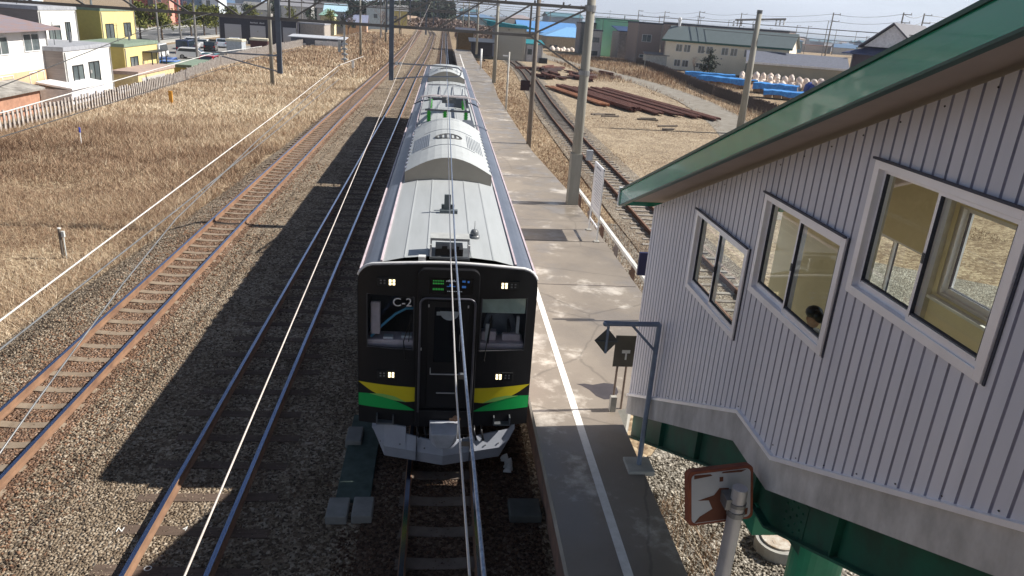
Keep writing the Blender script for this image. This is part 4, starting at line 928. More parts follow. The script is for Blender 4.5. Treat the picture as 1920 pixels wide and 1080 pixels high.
pc = MB(); pc.prism([(-.26, -.02), (-.14, -.03), (-.1, -.13), (-.24, -.2), (-.3, -.262), (.1, -.264), (.29, -.24), (.3, -.17), (.15, -.16), (.1, -.06), (.2, -.03), (.26, -.015), (.25, .02), (.12, .01), (.08, .08), (-.02, .09), (-.08, .02)], 'y', -.0075, -.0045)
pc.prism([(-.3, .22), (-.1, .235), (-.12, .255), (-.3, .262)], 'y', -.0075, -.0045).prism([(.0, .25), (.22, .238), (.28, .262), (.02, .265)], 'y', -.0075, -.0045)
pc.prism([(-.02, .16), (.02, .16), (.02, .21), (-.02, .21)], 'y', -.0075, -.0045)
pc.build('rust_patch', mat('rust_patch', (.13, .05, .03), .9), hd_)
MB().cyl(0, 0, -.5, 2.63, .078, .078, 24).build('post', mat('silver_post', (.5, .5, .52), .45, .5, var=.1), ms, smooth=False, bevel=.004)
MB().box(-.13, -.02, -.03, .2, 2.38, 2.5).tube([(0, 0, 2.3), (0, 0, 2.36)], .09, 16).tube([(0, 0, 2.42), (0, 0, 2.46)], .09, 16).build('clamp', steel_grey, ms)
mh = MB().cyl(5.25, 8.95, -.5, -.2, .36, .36, 28)
mho = single(mh, 'manhole', conc, 'round concrete manhole with a pale stained lid in the gravel under the stairs', 'manhole')
MB().cyl(5.25, 8.95, -.2, -.17, .28, .28, 28).box(5.1, 5.2, 8.8, 8.9, -.17, -.166).build('lid', mat('lid_white', (.6, .58, .52), .7, c2=(.3, .2, .12), scale=6), mho)
single(MB().hexa([(2.98, 6.4, -.5), (5.2, 6.2, -.5), (5.2, 7.05, -.5), (2.98, 7.0, -.5), (2.98, 6.4, .9), (3.6, 6.2, -.14), (3.6, 7.05, -.14), (2.98, 7.0, .9)]) if False else MB().box(2.96, 4.6, 6.2, 7.02, -.5, .62), 'kerb_block', conc, 'low concrete slab beside the platform edge at the bottom of the picture', 'slab')
tb = mat('mossy_board', (.07, .1, .09), .9, c2=(.04, .06, .05), scale=6)
for x0, x1, y0, y1, lab, mm_ in ((-1.74, -1.42, 9.28, 9.76, 'grey concrete block left of the track, left one of the near pair', mat('block_grey', (.2, .2, .19), .9)), (-1.36, -1.05, 9.3, 9.78, 'grey concrete block left of the track, right one of the near pair', mat('block_grey', (.2, .2, .19), .9)),
                         (-1.7, -1.42, 11.35, 11.85, 'grey concrete block beside the left end of the plough', mat('block_grey', (.2, .2, .19), .9)), (1.05, 1.55, 9.3, 9.75, 'dark concrete block between the right rail and the platform wall', mat('dark_block', (.08, .085, .08), .9))):
    single(MB().box(x0, x1, y0, y1, -.2, -.03), 'concrete_block', mm_, lab, 'block', 'concrete blocks beside the track', bevel=.02)
single(MB().box(-1.66, -1.12, 9.8, 12.4, -.2, -.11), 'cover_board', tb, 'dark mossy cover board lying along the track between the concrete blocks', 'board', bevel=.01)
pl_ = MB(); rr_ = random.Random(3)
for i in range(7): x = 1.08+rr_.random()*.1; y = 10.62+i*.065; pl_.hexa([(x-.06, y, -.15), (x+.08, y-.02, -.15), (x+.09, y+.07, -.15), (x-.05, y+.06, -.15), (x-.03, y+.01, -.08), (x+.05, y, -.1), (x+.06, y+.05, -.06), (x-.02, y+.05, -.1)])
single(pl_, 'litter', mat('pale_litter', (.6, .62, .62), .7), 'crumpled pale plastic litter on the ballast right of the plough', 'litter')
# white station notice board
nbd = thing('notice_board', 'white framed timetable board on two legs standing on the platform', 'notice board', (4.57, 21.6, .92))
MB().box(-.02, .02, .62, .66, 0, 2.2).box(-.02, .02, -.66, -.62, 0, 2.2).build('leg', white_paint, nbd)
fr = MB().box(-.025, .025, -.66, .66, 2.14, 2.2).box(-.025, .025, -.62, .62, .78, .84).box(-.015, .015, -.62, .62, .84, 2.14).box(-.02, .02, -.62, .62, .38, .43)
fb = fr.build('board', mat('board_white', (.74, .75, .78), .5, var=.04), nbd, bevel=.006)
tl = MB(); rr_ = random.Random(5)
for k in range(13): tl.box(-.0175, -.0155, -.55+rr_.random()*.03, .5-rr_.random()*.3, 1.0+k*.078, 1.015+k*.078)
tl.box(-.0175, -.0155, -.3, .35, 2.06, 2.11)
tl.build('board_lettering', mat('board_text', (.3, .32, .36), .6), fb)
MB().box(-.08, .08, .56, .72, 0, .03).box(-.08, .08, -.72, -.56, 0, .03).build('foot_plate', conc, nbd)
# low white rail along the platform's outer edge
wr = thing('guard_rail', 'low white concrete rail on short posts along the outer platform edge', 'guard rail', (5.12, 22.5, .3))
MB().beam((.02, -8.5, .72), (0.02, 5.3, .72), .1, .09).build('rail', mat('white_concrete', (.62, .61, .58), .8), wr)
for k in range(7):
    p = MB().box(-.05, .05, k*2.1-8.2, k*2.1-8.1, -.8, .68).box(-.09, -.05, k*2.1-8.22, k*2.1-8.08, .45, .56); p.build('post', mat('rail_post', (.32, .26, .24), .85) if k % 2 else mat('rail_post_red', (.2, .12, .09), .85), wr)
# ================================================================ CATENARY
def truss(Y, x0, x1, zl, zu, x_mirror, par, step=1.55, w_=.075):
    s_ = MB(); s_.beam((x0, Y, zu), (x1, Y, zu), w_, w_*1.3); s_.beam((x0, Y, zl), (x1-1.8, Y, zl), w_, w_*1.2)
    x = x1-1.85; first = True
    while x > x0+.2:
        s_.beam((x, Y, zl), (x, Y, zu), w_*.8, w_*.8) if first or abs(x-x_mirror) < .8 else None
        xn = x-step
        if xn > x0:
            if x > x_mirror: s_.beam((x, Y, zu), (xn, Y, zl), w_*.7, w_*.7, up=(0, 1, 0))
            else: s_.beam((x, Y, zl), (xn, Y, zu), w_*.7, w_*.7, up=(0, 1, 0))
        x = xn; first = False
    s_.beam((x1, Y, zu-.03), (x1-1.85, Y, zl), w_*.8, w_*.8, up=(0, 1, 0)); s_.beam((x1-1.85, Y, zl), (x1, Y, 5.5), w_*.7, w_*.7, up=(0, 1, 0))
    for k in range(4): s_.cyl(x1-.8-k*.95, Y, zu+.03, zu+.13, .03, .03, 6)
    return s_.build('truss_beam', mat('truss_steel', (.2, .19, .18), .7, .2, c2=(.13, .12, .11), scale=3), par)
def gantry(Y, x0, x1, zl, zu, label, posts=True, detail=True, zl0=.9):
    g = thing('catenary_gantry', label, 'gantry', (0, 0, 0), 0, 'overhead line gantries across the tracks')
    truss(Y, x0, x1-.1, zl, zu, -5.3, g)
    p = MB().tube([(x1, Y, zl0), (x1+.02, Y, 9.5)], [.185, .13], 20); po = p.build('pole', conc_pole, g, smooth=True)
    MB().tube([(x1, Y, zu-.1), (x1, Y, zu+.1)], .19, 16).tube([(x1, Y, 5.4), (x1, Y, 5.55)], .19, 16).build('pole_band', steel_grey, po)
    MB().tube([(x0, Y, -.5), (x0, Y, 9.3)], [.19, .14], 16).build('pole', conc_pole, g, smooth=True)
    for xp in (-1.9, -5.5):
        h = MB().beam((xp, Y-.02, 4.86), (xp, Y-.02, zu+1.2), .15, .12); h.build('drop_post', mat('drop_post_steel', (.13, .15, .18), .55, .4), g)
    if detail:
        a = MB().tube([(-1.82, Y-.1, 5.41), (-.03, Y-.1, 5.41), (.3, Y-.1, 5.38), (.41, Y-.1, 5.29), (.39, Y-.1, 5.16), (.28, Y-.1, 5.1), (-.82, Y-.1, 5.04), (-1.8, Y-.1, 4.92)], .022, 8)
        a.build('cantilever_arm', mat('arm_steel', (.3, .32, .36), .5, .3), g, smooth=True)
        a = MB().tube([(-5.55, Y-.1, 5.42), (-7.6, Y-.1, 5.41)], .024, 8).tube([(-5.56, Y-.1, 4.93), (-7.3, Y-.1, 5.3)], .02, 8)
        a.build('cantilever_arm', mat('arm_steel', (.3, .32, .36), .5, .3), g, smooth=True)
        i = MB(); i.tube([(-3.42, Y, zl), (-3.42, Y, 5.35)], .03, 8)
        for k in range(4): i.cyl(-3.42, Y, 5.42+k*.16, 5.46+k*.16, .12, .08, 10)
        i.box(-3.62, -3.54, Y-.04, Y+.04, 5.65, 6.0)
        i.build('insulator', mat('insulator_pale', (.45, .45, .43), .4), g)
        for xi in (-1.6, -1.72): MB().cyl(xi, Y-.1, 5.36, 5.46, .05, .05, 8).build('insulator', porcelain, g)
    return g
g1 = gantry(25.62, -17.2, 4.57, 6.55, 7.52, 'nearest steel truss gantry hanging over the front of the train from a pale concrete pole')
b_ = MB().box(4.38, 4.76, 25.42, 25.82, .5, 2.75); b_.build('pole_sleeve', conc_pole, g1)
MB().box(4.9, 5.12, 25.4, 25.55, 2.55, 2.9).build('switch_box', mat('box_grey', (.4, .42, .45), .5), g1)
for Y, x1, x0_, lab in ((72.6, 4.65, -16, 'second gantry, its pole beside the platform by the rear of the train'), (121, 4.9, -13, 'third gantry, beyond the end of the platform'), (172, 5, -13, 'fourth gantry, small in the distance over the main line'), (225, 5, -13, 'farthest gantry where the tracks meet the dark trees')):
    gantry(Y, x0_, x1, 6.9, 7.9, lab, detail=False)
def wire(name, label, pts, r, m_, n=6, sag=0):
    P = []
    for a, b in zip(pts[:-1], pts[1:]):
        k = max(1, int((Vector(b)-Vector(a)).length/6))
        for i in range(k):
            t = i/k; q_ = Vector(a).lerp(Vector(b), t); q_.z -= sag*4*t*(1-t); P.append(q_)
    P.append(Vector(pts[-1])); return single(MB().tube(P, r, n), 'overhead_wire', m_, label, 'wire', 'overhead line wires', smooth=True)
wire('w', 'thick blue stranded wire running right down the picture over the train', [(.05, -1, 5.6), (.015, 2.1, 5.3), (0, 4, 5.15), (-.01, 7, 4.93), (-.02, 19, 4.9), (-.05, 25.6, 5.05), (-.12, 75, 5.1)], .009, wire_b, 8)
wa = wire('w', 'thin grey wire clamped to the left of the stranded wire over the train', [(-.03, -1, 5.3), (-.02, 2.2, 5.12), (-.045, 4, 5.0), (-.055, 7, 4.88), (-.05, 19, 4.86), (-.07, 25.6, 4.98)], .006, wire_w)
for yc, zc_ in ((4.0, 5.0), (3.2, 5.04)): MB().box(-.035, .012, yc, yc+.03, zc_+.085, zc_+.115).build('wire_clamp', steel_dark, wa)
wire('w', 'pinkish wire sloping across the middle track and rising into the distance', [(-1.1, -1, 4.85), (-1.15, 2.45, 5.0), (-1.41, 25.6, 5.74), (-1.62, 85, 8.0)], .005, mat('pink_wire', (.62, .55, .5), .5))
ww = wire('w', 'thick white sleeved wire over the main line ending with a kink by the gantry', [(-3.3, -1, 4.45), (-3.65, 5.7, 4.62), (-3.65, 17.4, 4.92), (-3.62, 25.8, 5.22), (-3.4, 31.5, 5.2)], .009, mat('white_sleeve', (.6, .585, .56), .6))
MB().ball((-3.64, 22, 5.08), .025).ball((-3.62, 25.8, 5.22), .03).ball((-3.52, 28.6, 5.2), .022).build('joint', black_paint, ww)
wire('w', 'white wire high over the dry field held at the left end of the gantry arm', [(-7.35, -1, 5.05), (-7.45, 13.3, 5.1), (-7.55, 25.6, 5.38), (-7.5, 32, 5.3)], .012, mat('white_sleeve', (.6, .585, .56), .6))
wire('w', 'dark wire crossing the white and yellow houses', [(-7.5, 6, 4.9), (-7.5, 13.3, 5.5), (-7.5, 19.1, 6.15), (-7.5, 25.6, 6.6)], .009, wire_d)
wire('w', 'thin dark wire over the far edge of the dry field', [(-7.5, 6, 4.7), (-7.5, 13, 4.7), (-7.5, 25.6, 4.85), (-7.0, 72, 5.0)], .009, wire_d)
wire('w', 'grey wire running beside the left rail of the main line ballast', [(-3.65, 0, 4.3), (-3.65, 5.7, 4.4), (-3.65, 14.2, 4.52), (-3.6, 25.6, 4.8)], .009, steel_grey)
wire('w', 'thin grey wire dipping over the left rail of the main line', [(-3.65, 4, 3.3), (-3.65, 6, 3.72), (-3.65, 8, 4.1), (-3.65, 9.8, 4.35), (-3.65, 14.3, 4.62), (-3.6, 25.6, 5.1)], .009, steel_grey)
wire('w', 'messenger wire between the first two gantries', [(-.05, 25.6, 6.5), (-.1, 72.6, 6.9)], .012, wire_d, sag=.8)
wire('w', 'feeder wire on the right of the far gantries', [(3.9, 25.6, 7.6), (4.0, 72.6, 8.0), (4.1, 121, 8)], .014, wire_d, sag=.9)
# single poles right of the platform
def pole(label, x, y, z0, z1, r0, r1, m_=conc_pole, cat='pole', extra=None, name='line_pole', lean=0, group=None):
    t = thing(name, label, cat, (x, y, z0), 0, group); h = z1-z0
    MB().tube([(0, 0, 0), (lean, 0, h)], [r0, r1], 14).build('shaft', m_, t, smooth=True)
    if extra: extra(t, h)
    return t
def ex990(t, h):
    MB().box(-.62, -.16, -.06, .06, h-4.4, h-3.9).box(-.2, .0, -.02, .02, h-4.2, h-4.1).build('hanging_box', mat('box_brown', (.03, .015, .02), .6), t)
wood_pole = mat('weathered_pole', (.2, .17, .14), .9, c2=(.12, .1, .085), scale=2, stretch=(3, 3, .4))
pole('weathered dark pole with a small hanging box, right of the platform', 4.34, 38.2, .3, 8, .13, .1, wood_pole, extra=ex990)
def exlamp(t, h): MB().box(-.42, 0, -.03, .03, h-.3, h-.22).build('lamp_head', white_paint, t)
pole('slim pale lamp post with a short white lamp arm near the siding', 4.25, 52.4, 0, 4.75, .075, .06, mat('lamp_post', (.42, .4, .36), .7), 'street lamp', exlamp, 'street_lamp')
pole('white square post standing on the far part of the platform', 4.12, 89, .92, 3.2, .12, .12, white_paint, 'post', None, 'white_post')
def exT(t, h):
    MB().beam((-1.75, 0, h-.75), (2.1, 0, h-.45), .12, .14).build('crossarm', steel_grey, t)
    for x in (-1.75, -1.45, -1.15, 1.5, 1.8, 2.1):
        i = MB()
        for k in range(4): i.ball((x-.1, 0, h-.85-k*.1+(x+1.7)*.08), .075, 8, sq=(1, 1, .5))
        i.build('insulator', mat('insulator_brown', (.16, .14, .13), .4), t)
    MB().cyl(.0, 0, h-.2, h+.05, .2, .2, 12).build('pole_cap', steel_dark, t)
pole('tall concrete power pole with a crossarm and insulators beside the dirt lane', 23.05, 56.6, -.5, 8.6, .29, .19, extra=exT, name='power_pole', cat='power pole')
# posts in the field
sp_ = thing('trackside_post', 'short weathered wooden post with a small white box in the dry field', 'post', (-11.25, 21.85, -.5))
MB().cyl(0, 0, 0, .92, .045, .045, 10).build('stake', wood_pole, sp_); MB().cyl(0, 0, .92, .95, .05, .05, 10).build('cap', white_paint, sp_)
MB().box(.05, .13, -.04, .04, .68, .85).cyl(.09, .0, 0, .68, .02, .02, 6).build('box', mat('box_pale', (.6, .62, .6), .6), sp_)
bp_ = thing('marker_stake', 'thin pale stake with a blue top in the dry field', 'stake', (-18.5, 39.6, -.5)); MB().cyl(0, 0, 0, .6, .025, .025, 8).build('stake', white_paint, bp_); MB().cyl(0, 0, .6, .85, .045, .045, 8).build('blue_top', mat('blue_top', (.03, .06, .4), .5), bp_)
single(MB().box(-19.75, -19.5, 56.2, 56.3, -.5, .42), 'marker_post', mat('orange_post', (.75, .35, .04), .6), 'orange marker post in the dry grass below the picket fence', 'marker post')
wm = thing('white_marker', 'white topped marker post in the reddish brush left of the main line', 'marker post', (-9.9, 84, -.5)); MB().cyl(0, 0, 0, 1.3, .05, .05, 8).build('stake', wood_pole, wm); MB().box(-.12, .12, -.05, .05, 1.1, 1.8).build('plate', white_paint, wm)
# ================================================================ BUILDINGS
glass_b = mat('house_glass', (.04, .055, .065), .12, c2=(.16, .19, .19), scale=.9, spec=.8, stretch=(1, 1, .3))
frame_d = mat('frame_dark', (.035, .035, .035), .5); frame_w = mat('frame_white', (.7, .7, .7), .5)
def windows(par, wins, fm_, y=0, face='front', d=0):
    """wins = (x0, x1, z0, z1) on the local front (y = 0, facing -y) or on a side ('left' x = 0 / 'right' x = d)"""
    for (a, b, c, e) in wins:
        def bx(m_, x0, x1, p0, p1, z0, z1):
            if face == 'front': m_.box(x0, x1, y-p1, y-p0, z0, z1)
            elif face == 'left': m_.box(d-p1, d-p0, x0, x1, z0, z1)
            else: m_.box(d+p0, d+p1, x0, x1, z0, z1)
        t = .06; f = MB(); bx(f, a, a+t, 0, .07, c, e); bx(f, b-t, b, 0, .07, c, e); bx(f, a+t, b-t, 0, .07, e-t, e); bx(f, a+t, b-t, 0, .07, c, c+t)
        bx(f, (a+b)/2-.03, (a+b)/2+.03, .012, .06, c+t, e-t); o = f.build('window', fm_, par)
        g = MB(); bx(g, a+.02, b-.02, .0, .012, c+.02, e-.02); g.build('pane', glass_b, o)
def house(name, label, loc, rz, w_, dp, h, wall_m, roof='flat', roof_m=None, rh=1.2, oh=.35, wins=(), sidew=(), fm_=frame_d, cat='house', group=None, base=None, sidewall=None, fascia=None):
    t = thing(name, label, cat, loc, rz, group)
    wl = MB(); wl.box(0, w_, 0, dp, 0, h)
    if roof == 'gable':
        for x in (0, w_): wl.face([(x, 0, h), (x, dp, h), (x, dp/2, h+rh)])
    if roof == 'gable_front':
        for y in (0, dp): wl.face([(0, y, h), (w_, y, h), (w_/2, y, h+rh)])
    ms_ = [wall_m]
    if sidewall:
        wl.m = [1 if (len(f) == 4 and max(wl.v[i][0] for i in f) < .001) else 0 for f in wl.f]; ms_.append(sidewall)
    wl.build('wall', ms_, t)
    if base: MB().box(-.02, w_+.02, -.02, dp+.02, 0, base[0]).build('lower_wall', base[1], t)
    r_ = MB(); th = .14
    if roof == 'flat': r_.box(-.08, w_+.08, -.08, dp+.08, h, h+.3)
    elif roof == 'shed': r_.hexa([(-oh, -oh, h), (w_+oh, -oh, h), (w_+oh, dp+oh, h+rh), (-oh, dp+oh, h+rh), (-oh, -oh, h+th), (w_+oh, -oh, h+th), (w_+oh, dp+oh, h+rh+th), (-oh, dp+oh, h+rh+th)])
    elif roof == 'gable':
        k = rh/(dp/2)
        for s in (0, 1):
            ya, yb = (-oh, dp/2) if s == 0 else (dp+oh, dp/2); za = h-oh*k
            r_.hexa([(-oh, ya, za), (w_+oh, ya, za), (w_+oh, yb, h+rh), (-oh, yb, h+rh), (-oh, ya, za+th), (w_+oh, ya, za+th), (w_+oh, yb, h+rh+th), (-oh, yb, h+rh+th)])
    elif roof == 'gable_front':
        k = rh/(w_/2)
        for s in (0, 1):
            xa, xb = (-oh, w_/2) if s == 0 else (w_+oh, w_/2); za = h-oh*k
            r_.hexa([(xa, -oh, za), (xb, -oh, h+rh), (xb, dp+oh, h+rh), (xa, dp+oh, za), (xa, -oh, za+th), (xb, -oh, h+rh+th), (xb, dp+oh, h+rh+th), (xa, dp+oh, za+th)])
    elif roof == 'hip':
        m_ = min(w_, dp)/2+oh; a, b, c, d = (-oh, -oh, h), (w_+oh, -oh, h), (w_+oh, dp+oh, h), (-oh, dp+oh, h)
        if w_ >= dp: e, f = (-oh+m_, dp/2, h+rh), (w_+oh-m_, dp/2, h+rh); r_.face([a, b, f, e]); r_.face([b, c, f]); r_.face([c, d, e, f]); r_.face([d, a, e])
        else: e, f = (w_/2, -oh+m_, h+rh), (w_/2, dp+oh-m_, h+rh); r_.face([a, b, e]); r_.face([b, c, f, e]); r_.face([c, d, f]); r_.face([d, a, e, f])
        r_.box(-oh, w_+oh, -oh, dp+oh, h-.14, h-.002)
    ro = r_.build('roof', roof_m or conc, t)
    if fascia and roof == 'gable':
        k = rh/(dp/2); MB().box(-oh-.03, w_+oh+.03, -oh-.06, -oh-.005, h-oh*k-.16, h-oh*k+th+.02).build('eave_trim', fascia, ro)
    if group is None and h > 3:
        dpm = mat('downpipe', (.3, .29, .28), .6)
        MB().tube([(.12, -.07, .1), (.12, -.07, h-.1)], .045, 6).build('downpipe', dpm, t); MB().tube([(w_-.15, -.07, .1), (w_-.15, -.07, h-.1)], .045, 6).build('downpipe', dpm, t)
        if w_ > 6: MB().box(w_*.48, w_*.48+.25, -.12, 0, h*.5, h*.5+.25).build('vent_cover', dpm, t); MB().box(w_*.3, w_*.3+.8, -.4, -.05, .0, .6).build('outdoor_unit', mat('ac_unit', (.6, .6, .58), .5), t)
        if roof == 'flat' and w_ > 6: MB().cyl(w_*.7, dp*.4, h+.25, h+1.1, .12, .12, 8).build('flue', steel_grey, t); MB().tube([(w_*.25, dp*.3, h+.25), (w_*.25, dp*.3, h+2.0)], .025, 5).beam((w_*.25-.5, dp*.3, h+1.8), (w_*.25+.5, dp*.3, h+1.8), .03, .03).build('aerial', steel_dark, t)
    windows(t, wins, fm_); windows(t, sidew, fm_, face='left')
    return t
F90 = R(90)
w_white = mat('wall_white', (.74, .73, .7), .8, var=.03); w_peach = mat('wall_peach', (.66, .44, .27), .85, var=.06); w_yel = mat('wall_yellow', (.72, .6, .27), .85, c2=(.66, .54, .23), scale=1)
w_sid = mat('siding_grey', (.3, .26, .24), .85, c2=(.18, .16, .15), scale=3, stretch=(.3, .3, 14)); w_olive_shaded_yel = mat('wall_olive_shaded_yellow', (.5, .41, .13), .85, var=.05)  # olive garage paint, also yellow houses' near ends with shade in the colour
r_slate = mat('roof_slate', (.2, .19, .23), .7, c2=(.26, .17, .15), scale=2, stretch=(.4, .4, 5), bump=.3); r_dark = mat('roof_dark', (.06, .065, .09), .6); r_grey = mat('roof_grey', (.34, .35, .38), .6)
trim_g = mat('trim_green_grey', (.2, .26, .2), .7)
def local(Y0_, l): return [(a-Y0_, b-Y0_, c, d) for a, b, c, d in l]
def hz(l, g): return [(a, b, c-g, d-g) for a, b, c, d in l]
G = -1.4
t = house('house', 'nearest two storey house, white above and peach below with a slate roof', (-30, 44, G), F90, 17.3, 10, 5.35, w_white, 'hip', r_slate, 1.7, .75,
      wins=local(44, hz([(57.9, 60.1, 2.35, 3.6), (54.0, 55.9, 2.3, 3.5), (58.0, 60.1, -.45, .95), (53.2, 55.9, -.1, .95)], G)), fm_=frame_w)
MB().box(-.03, 17.33, -.03, 10.03, 0, 2.45).build('lower_wall', w_peach, t)
t = house('lean_to_shed', 'low shed with a worn grey sheet roof in front of the peach house wall', (-28.2, 44, G), F90, 11.5, 1.7, 1.5, mat('shed_brick', (.4, .22, .15), .9), 'shed', mat('worn_roof', (.12, .11, .1), .8, c2=(.4, .38, .35), scale=1.3), .5, .3, cat='shed')
# white terrace: low front block and taller rear block
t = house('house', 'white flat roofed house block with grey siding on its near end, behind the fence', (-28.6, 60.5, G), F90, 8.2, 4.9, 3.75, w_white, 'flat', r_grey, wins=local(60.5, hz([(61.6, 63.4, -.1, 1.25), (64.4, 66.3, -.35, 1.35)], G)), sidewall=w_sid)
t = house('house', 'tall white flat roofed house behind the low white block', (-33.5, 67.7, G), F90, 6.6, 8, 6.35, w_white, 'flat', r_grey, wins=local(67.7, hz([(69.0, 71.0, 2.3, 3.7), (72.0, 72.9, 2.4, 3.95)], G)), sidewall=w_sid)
t = house('house', 'low yellow house block with a dark glazed balcony next to the white block', (-29.3, 73.4, G), F90, 8.4, 4.2, 3.4, w_yel, 'flat', trim_g, wins=local(73.4, hz([(74.6, 76.4, -.0, 1.1)], G)), sidewall=w_olive_shaded_yel)
dk_ = MB().box(4.2, 8.0, -.9, -.02, 1.35, 1.45).box(4.2, 8.2, -.95, -.02, 2.75, 2.85)
for x in (4.25, 5.5, 6.8, 8.1): dk_.box(x-.05, x+.05, -.92, -.84, 1.45, 2.75)
dk_.build('balcony', frame_d, t)
t = house('house', 'tall yellow flat roofed house with two dark framed windows', (-33.5, 79.3, G), F90, 8.4, 8, 6.25, w_yel, 'flat', trim_g, wins=local(79.3, hz([(80.2, 82.1, 2.25, 3.65), (84.6, 86.4, 2.35, 3.7)], G)), sidewall=w_olive_shaded_yel)
t = house('garden_shed', 'pale grey metal shed behind the picket fence beside the white house', (-27.4, 58.4, G), F90, 5.6, 2.2, 1.2, mat('shed_grey', (.55, .56, .62), .6), 'shed', mat('shed_roof', (.7, .7, .72), .5), .35, .15, cat='shed')
t = house('garage', 'small cream garage with a wide pale shutter in front of the yellow house', (-27, 70, G), F90, 9.3, 2.2, 1.35, mat('garage_cream', (.62, .5, .28), .85), 'flat', mat('garage_roof', (.4, .3, .26), .8), cat='garage')
MB().box(.8, 6.6, -.03, 0, .05, 1.05).build('shutter', mat('shutter_grey', (.52, .52, .52), .5, c2=(.42, .42, .42), scale=2, stretch=(.2, .2, 14)), t)
t = house('garage', 'small olive garage with a green roof at the edge of the parking lot', (-26.2, 82, G), F90, 8, 2.4, 1.15, w_olive_shaded_yel, 'flat', trim_g, cat='garage')
tarp = MB()
for i in range(8):
    for j in range(4):
        f = lambda a, b: (-27.3+b*.55, 62.5+a*.85, -1.3+.75*math.exp(-((b-2)/1.6)**2)+.12*math.sin(a*2.1+b))
        tarp.face([f(i, j), f(i+1, j), f(i+1, j+1), f(i, j+1)])
single(tarp, 'tarpaulin', mat('grey_tarp', (.4, .42, .45), .6), 'grey plastic sheet heaped over stored goods between the metal shed and the cream garage', 'tarpaulin', smooth=True)
# black garage hall with shutters
t = house('garage_hall', 'long black hall with pale grey roller shutters beyond the parking lot', (-42.1, 150, G), R(1), 14.3, 9, 4.5, mat('hall_black', (.035, .035, .05), .6), 'flat', mat('hall_roof', (.12, .11, .11), .7), cat='hall')
shm = mat('roller_shutter', (.42, .43, .46), .5, c2=(.36, .37, .4), scale=2, stretch=(.2, .2, 12))
for x0, x1 in ((1.0, 4.0), (5.6, 8.4), (11.6, 14.0)): MB().box(x0, x1, -.05, 0, .05, 3.4).build('roller_shutter', shm, t)
lt = MB()
for k in range(13):
    if k != 7: lt.box(5.7+k*.2, 5.82+k*.2, -.04, -.001, 3.75+(.04 if k in (3, 8) else 0), 3.95+(.06 if k % 3 == 0 else 0))
lt.build('sign_lettering', mat('sign_grey', (.45, .45, .48), .5), t)
house('annex', 'beige annexe at the right end of the black hall', (-27.7, 152, G), 0, 4.6, 8, 4.2, mat('annex_beige', (.38, .34, .3), .85), 'flat', r_grey, cat='building')
t = house('carport', 'low white roofed open carport behind the far end of the fence', (-27.3, 141, G), 0, 9, 4, 2.2, mat('carport_shade', (.12, .13, .16), .9), 'shed', mat('carport_white', (.5, .52, .56), .5), .25, .5, cat='carport')
MB().box(.2, 2.6, -.3, -.02, 0, 1.3).box(4.2, 8.6, -.25, -.02, .4, 1.9).build('stored_panels', frame_w, t)
for x, y, w_, h_, m_, lab in ((-32.3, 118, 2.2, 1.9, mat('tank_grey', (.42, .45, .48), .6), 'grey metal storage box beside the wooden poles at the end of the fence'), (-29.8, 122, 2.6, 2.0, mat('shed_darkred', (.1, .04, .04), .8), 'dark red open shed with a pale roof beside the concrete pole')):
    house('storage_shed', lab, (x, y, -1.2), F90*0, w_, 2.5, h_, m_, 'flat', mat('pale_roof', (.66, .6, .45), .6), cat='shed')
# picket fences
def fence(label, P, zf, h, m1, m2, pitch, cat='fence', rail=None):
    t = thing('picket_fence', label, cat, (0, 0, 0)); a_ = MB(); rl = MB(); r_ = random.Random(9); d = 0
    dk = MB()
    for (xa, ya), (xb, yb) in zip(P[:-1], P[1:]):
        L_ = math.hypot(xb-xa, yb-ya); n = int(L_/pitch); ux, uy = (xb-xa)/L_, (yb-ya)/L_
        for i in range(n):
            s_ = i*pitch; x, y = xa+ux*s_, ya+uy*s_; hh = h*r_.uniform(.9, 1.06); ln_ = r_.uniform(-.05, .05); w2 = pitch*.21
            z = zf(x, y); a_.hexa([(x-ux*w2, y-uy*w2, z-.1), (x+ux*w2, y+uy*w2, z-.1), (x+ux*w2-.05, y+uy*w2, z-.1), (x-ux*w2-.05, y-uy*w2, z-.1),
                    (x-ux*w2+ln_*ux, y-uy*w2+ln_, z+hh), (x+ux*w2+ln_*ux, y+uy*w2+ln_, z+hh), (x+ux*w2-.05, y+uy*w2+ln_, z+hh), (x-ux*w2-.05, y-uy*w2+ln_, z+hh)], 0)
            dk.box(x-.16, x-.12, y+pitch*.3, y+pitch*.8, z-.1, z+hh*.93)  # boards behind the gaps, their shade put into the dark colour
        for zz in (.3, .75): rl.beam((xa-.1, ya, zf(xa, ya)+h*zz), (xb-.1, yb, zf(xb, yb)+h*zz), .05, .08)
    p = a_.build('pickets', m1, t); dk.build('shaded_rear_boards', m2, t); rl.build('fence_rail', m2, t); return t
fence('long fence of weathered whitish upright boards along the left edge of the dry field', [(-23.9, 28), (-23.6, 42), (-23.05, 50), (-22.9, 58), (-23.2, 68), (-24.3, 80), (-25.6, 91), (-26, 110), (-25.2, 140), (-25, 168)],
      lambda x, y: -.55, 1.12, mat('fence_white', (.58, .54, .5), .9, c2=(.28, .23, .2), scale=5), mat('fence_dark', (.08, .06, .05), .9), .4)
fence('fence of dark weathered upright boards along the right side of the dirt lane', [(31, 58), (32, 69), (32.3, 79), (32.7, 90), (34.3, 105), (36.6, 125), (38, 150)], lambda x, y: -.5, 1.25,
      mat('fence_grey', (.2, .16, .16), .9, c2=(.1, .075, .07), scale=4), mat('fence_dark', (.08, .06, .05), .9), .36)
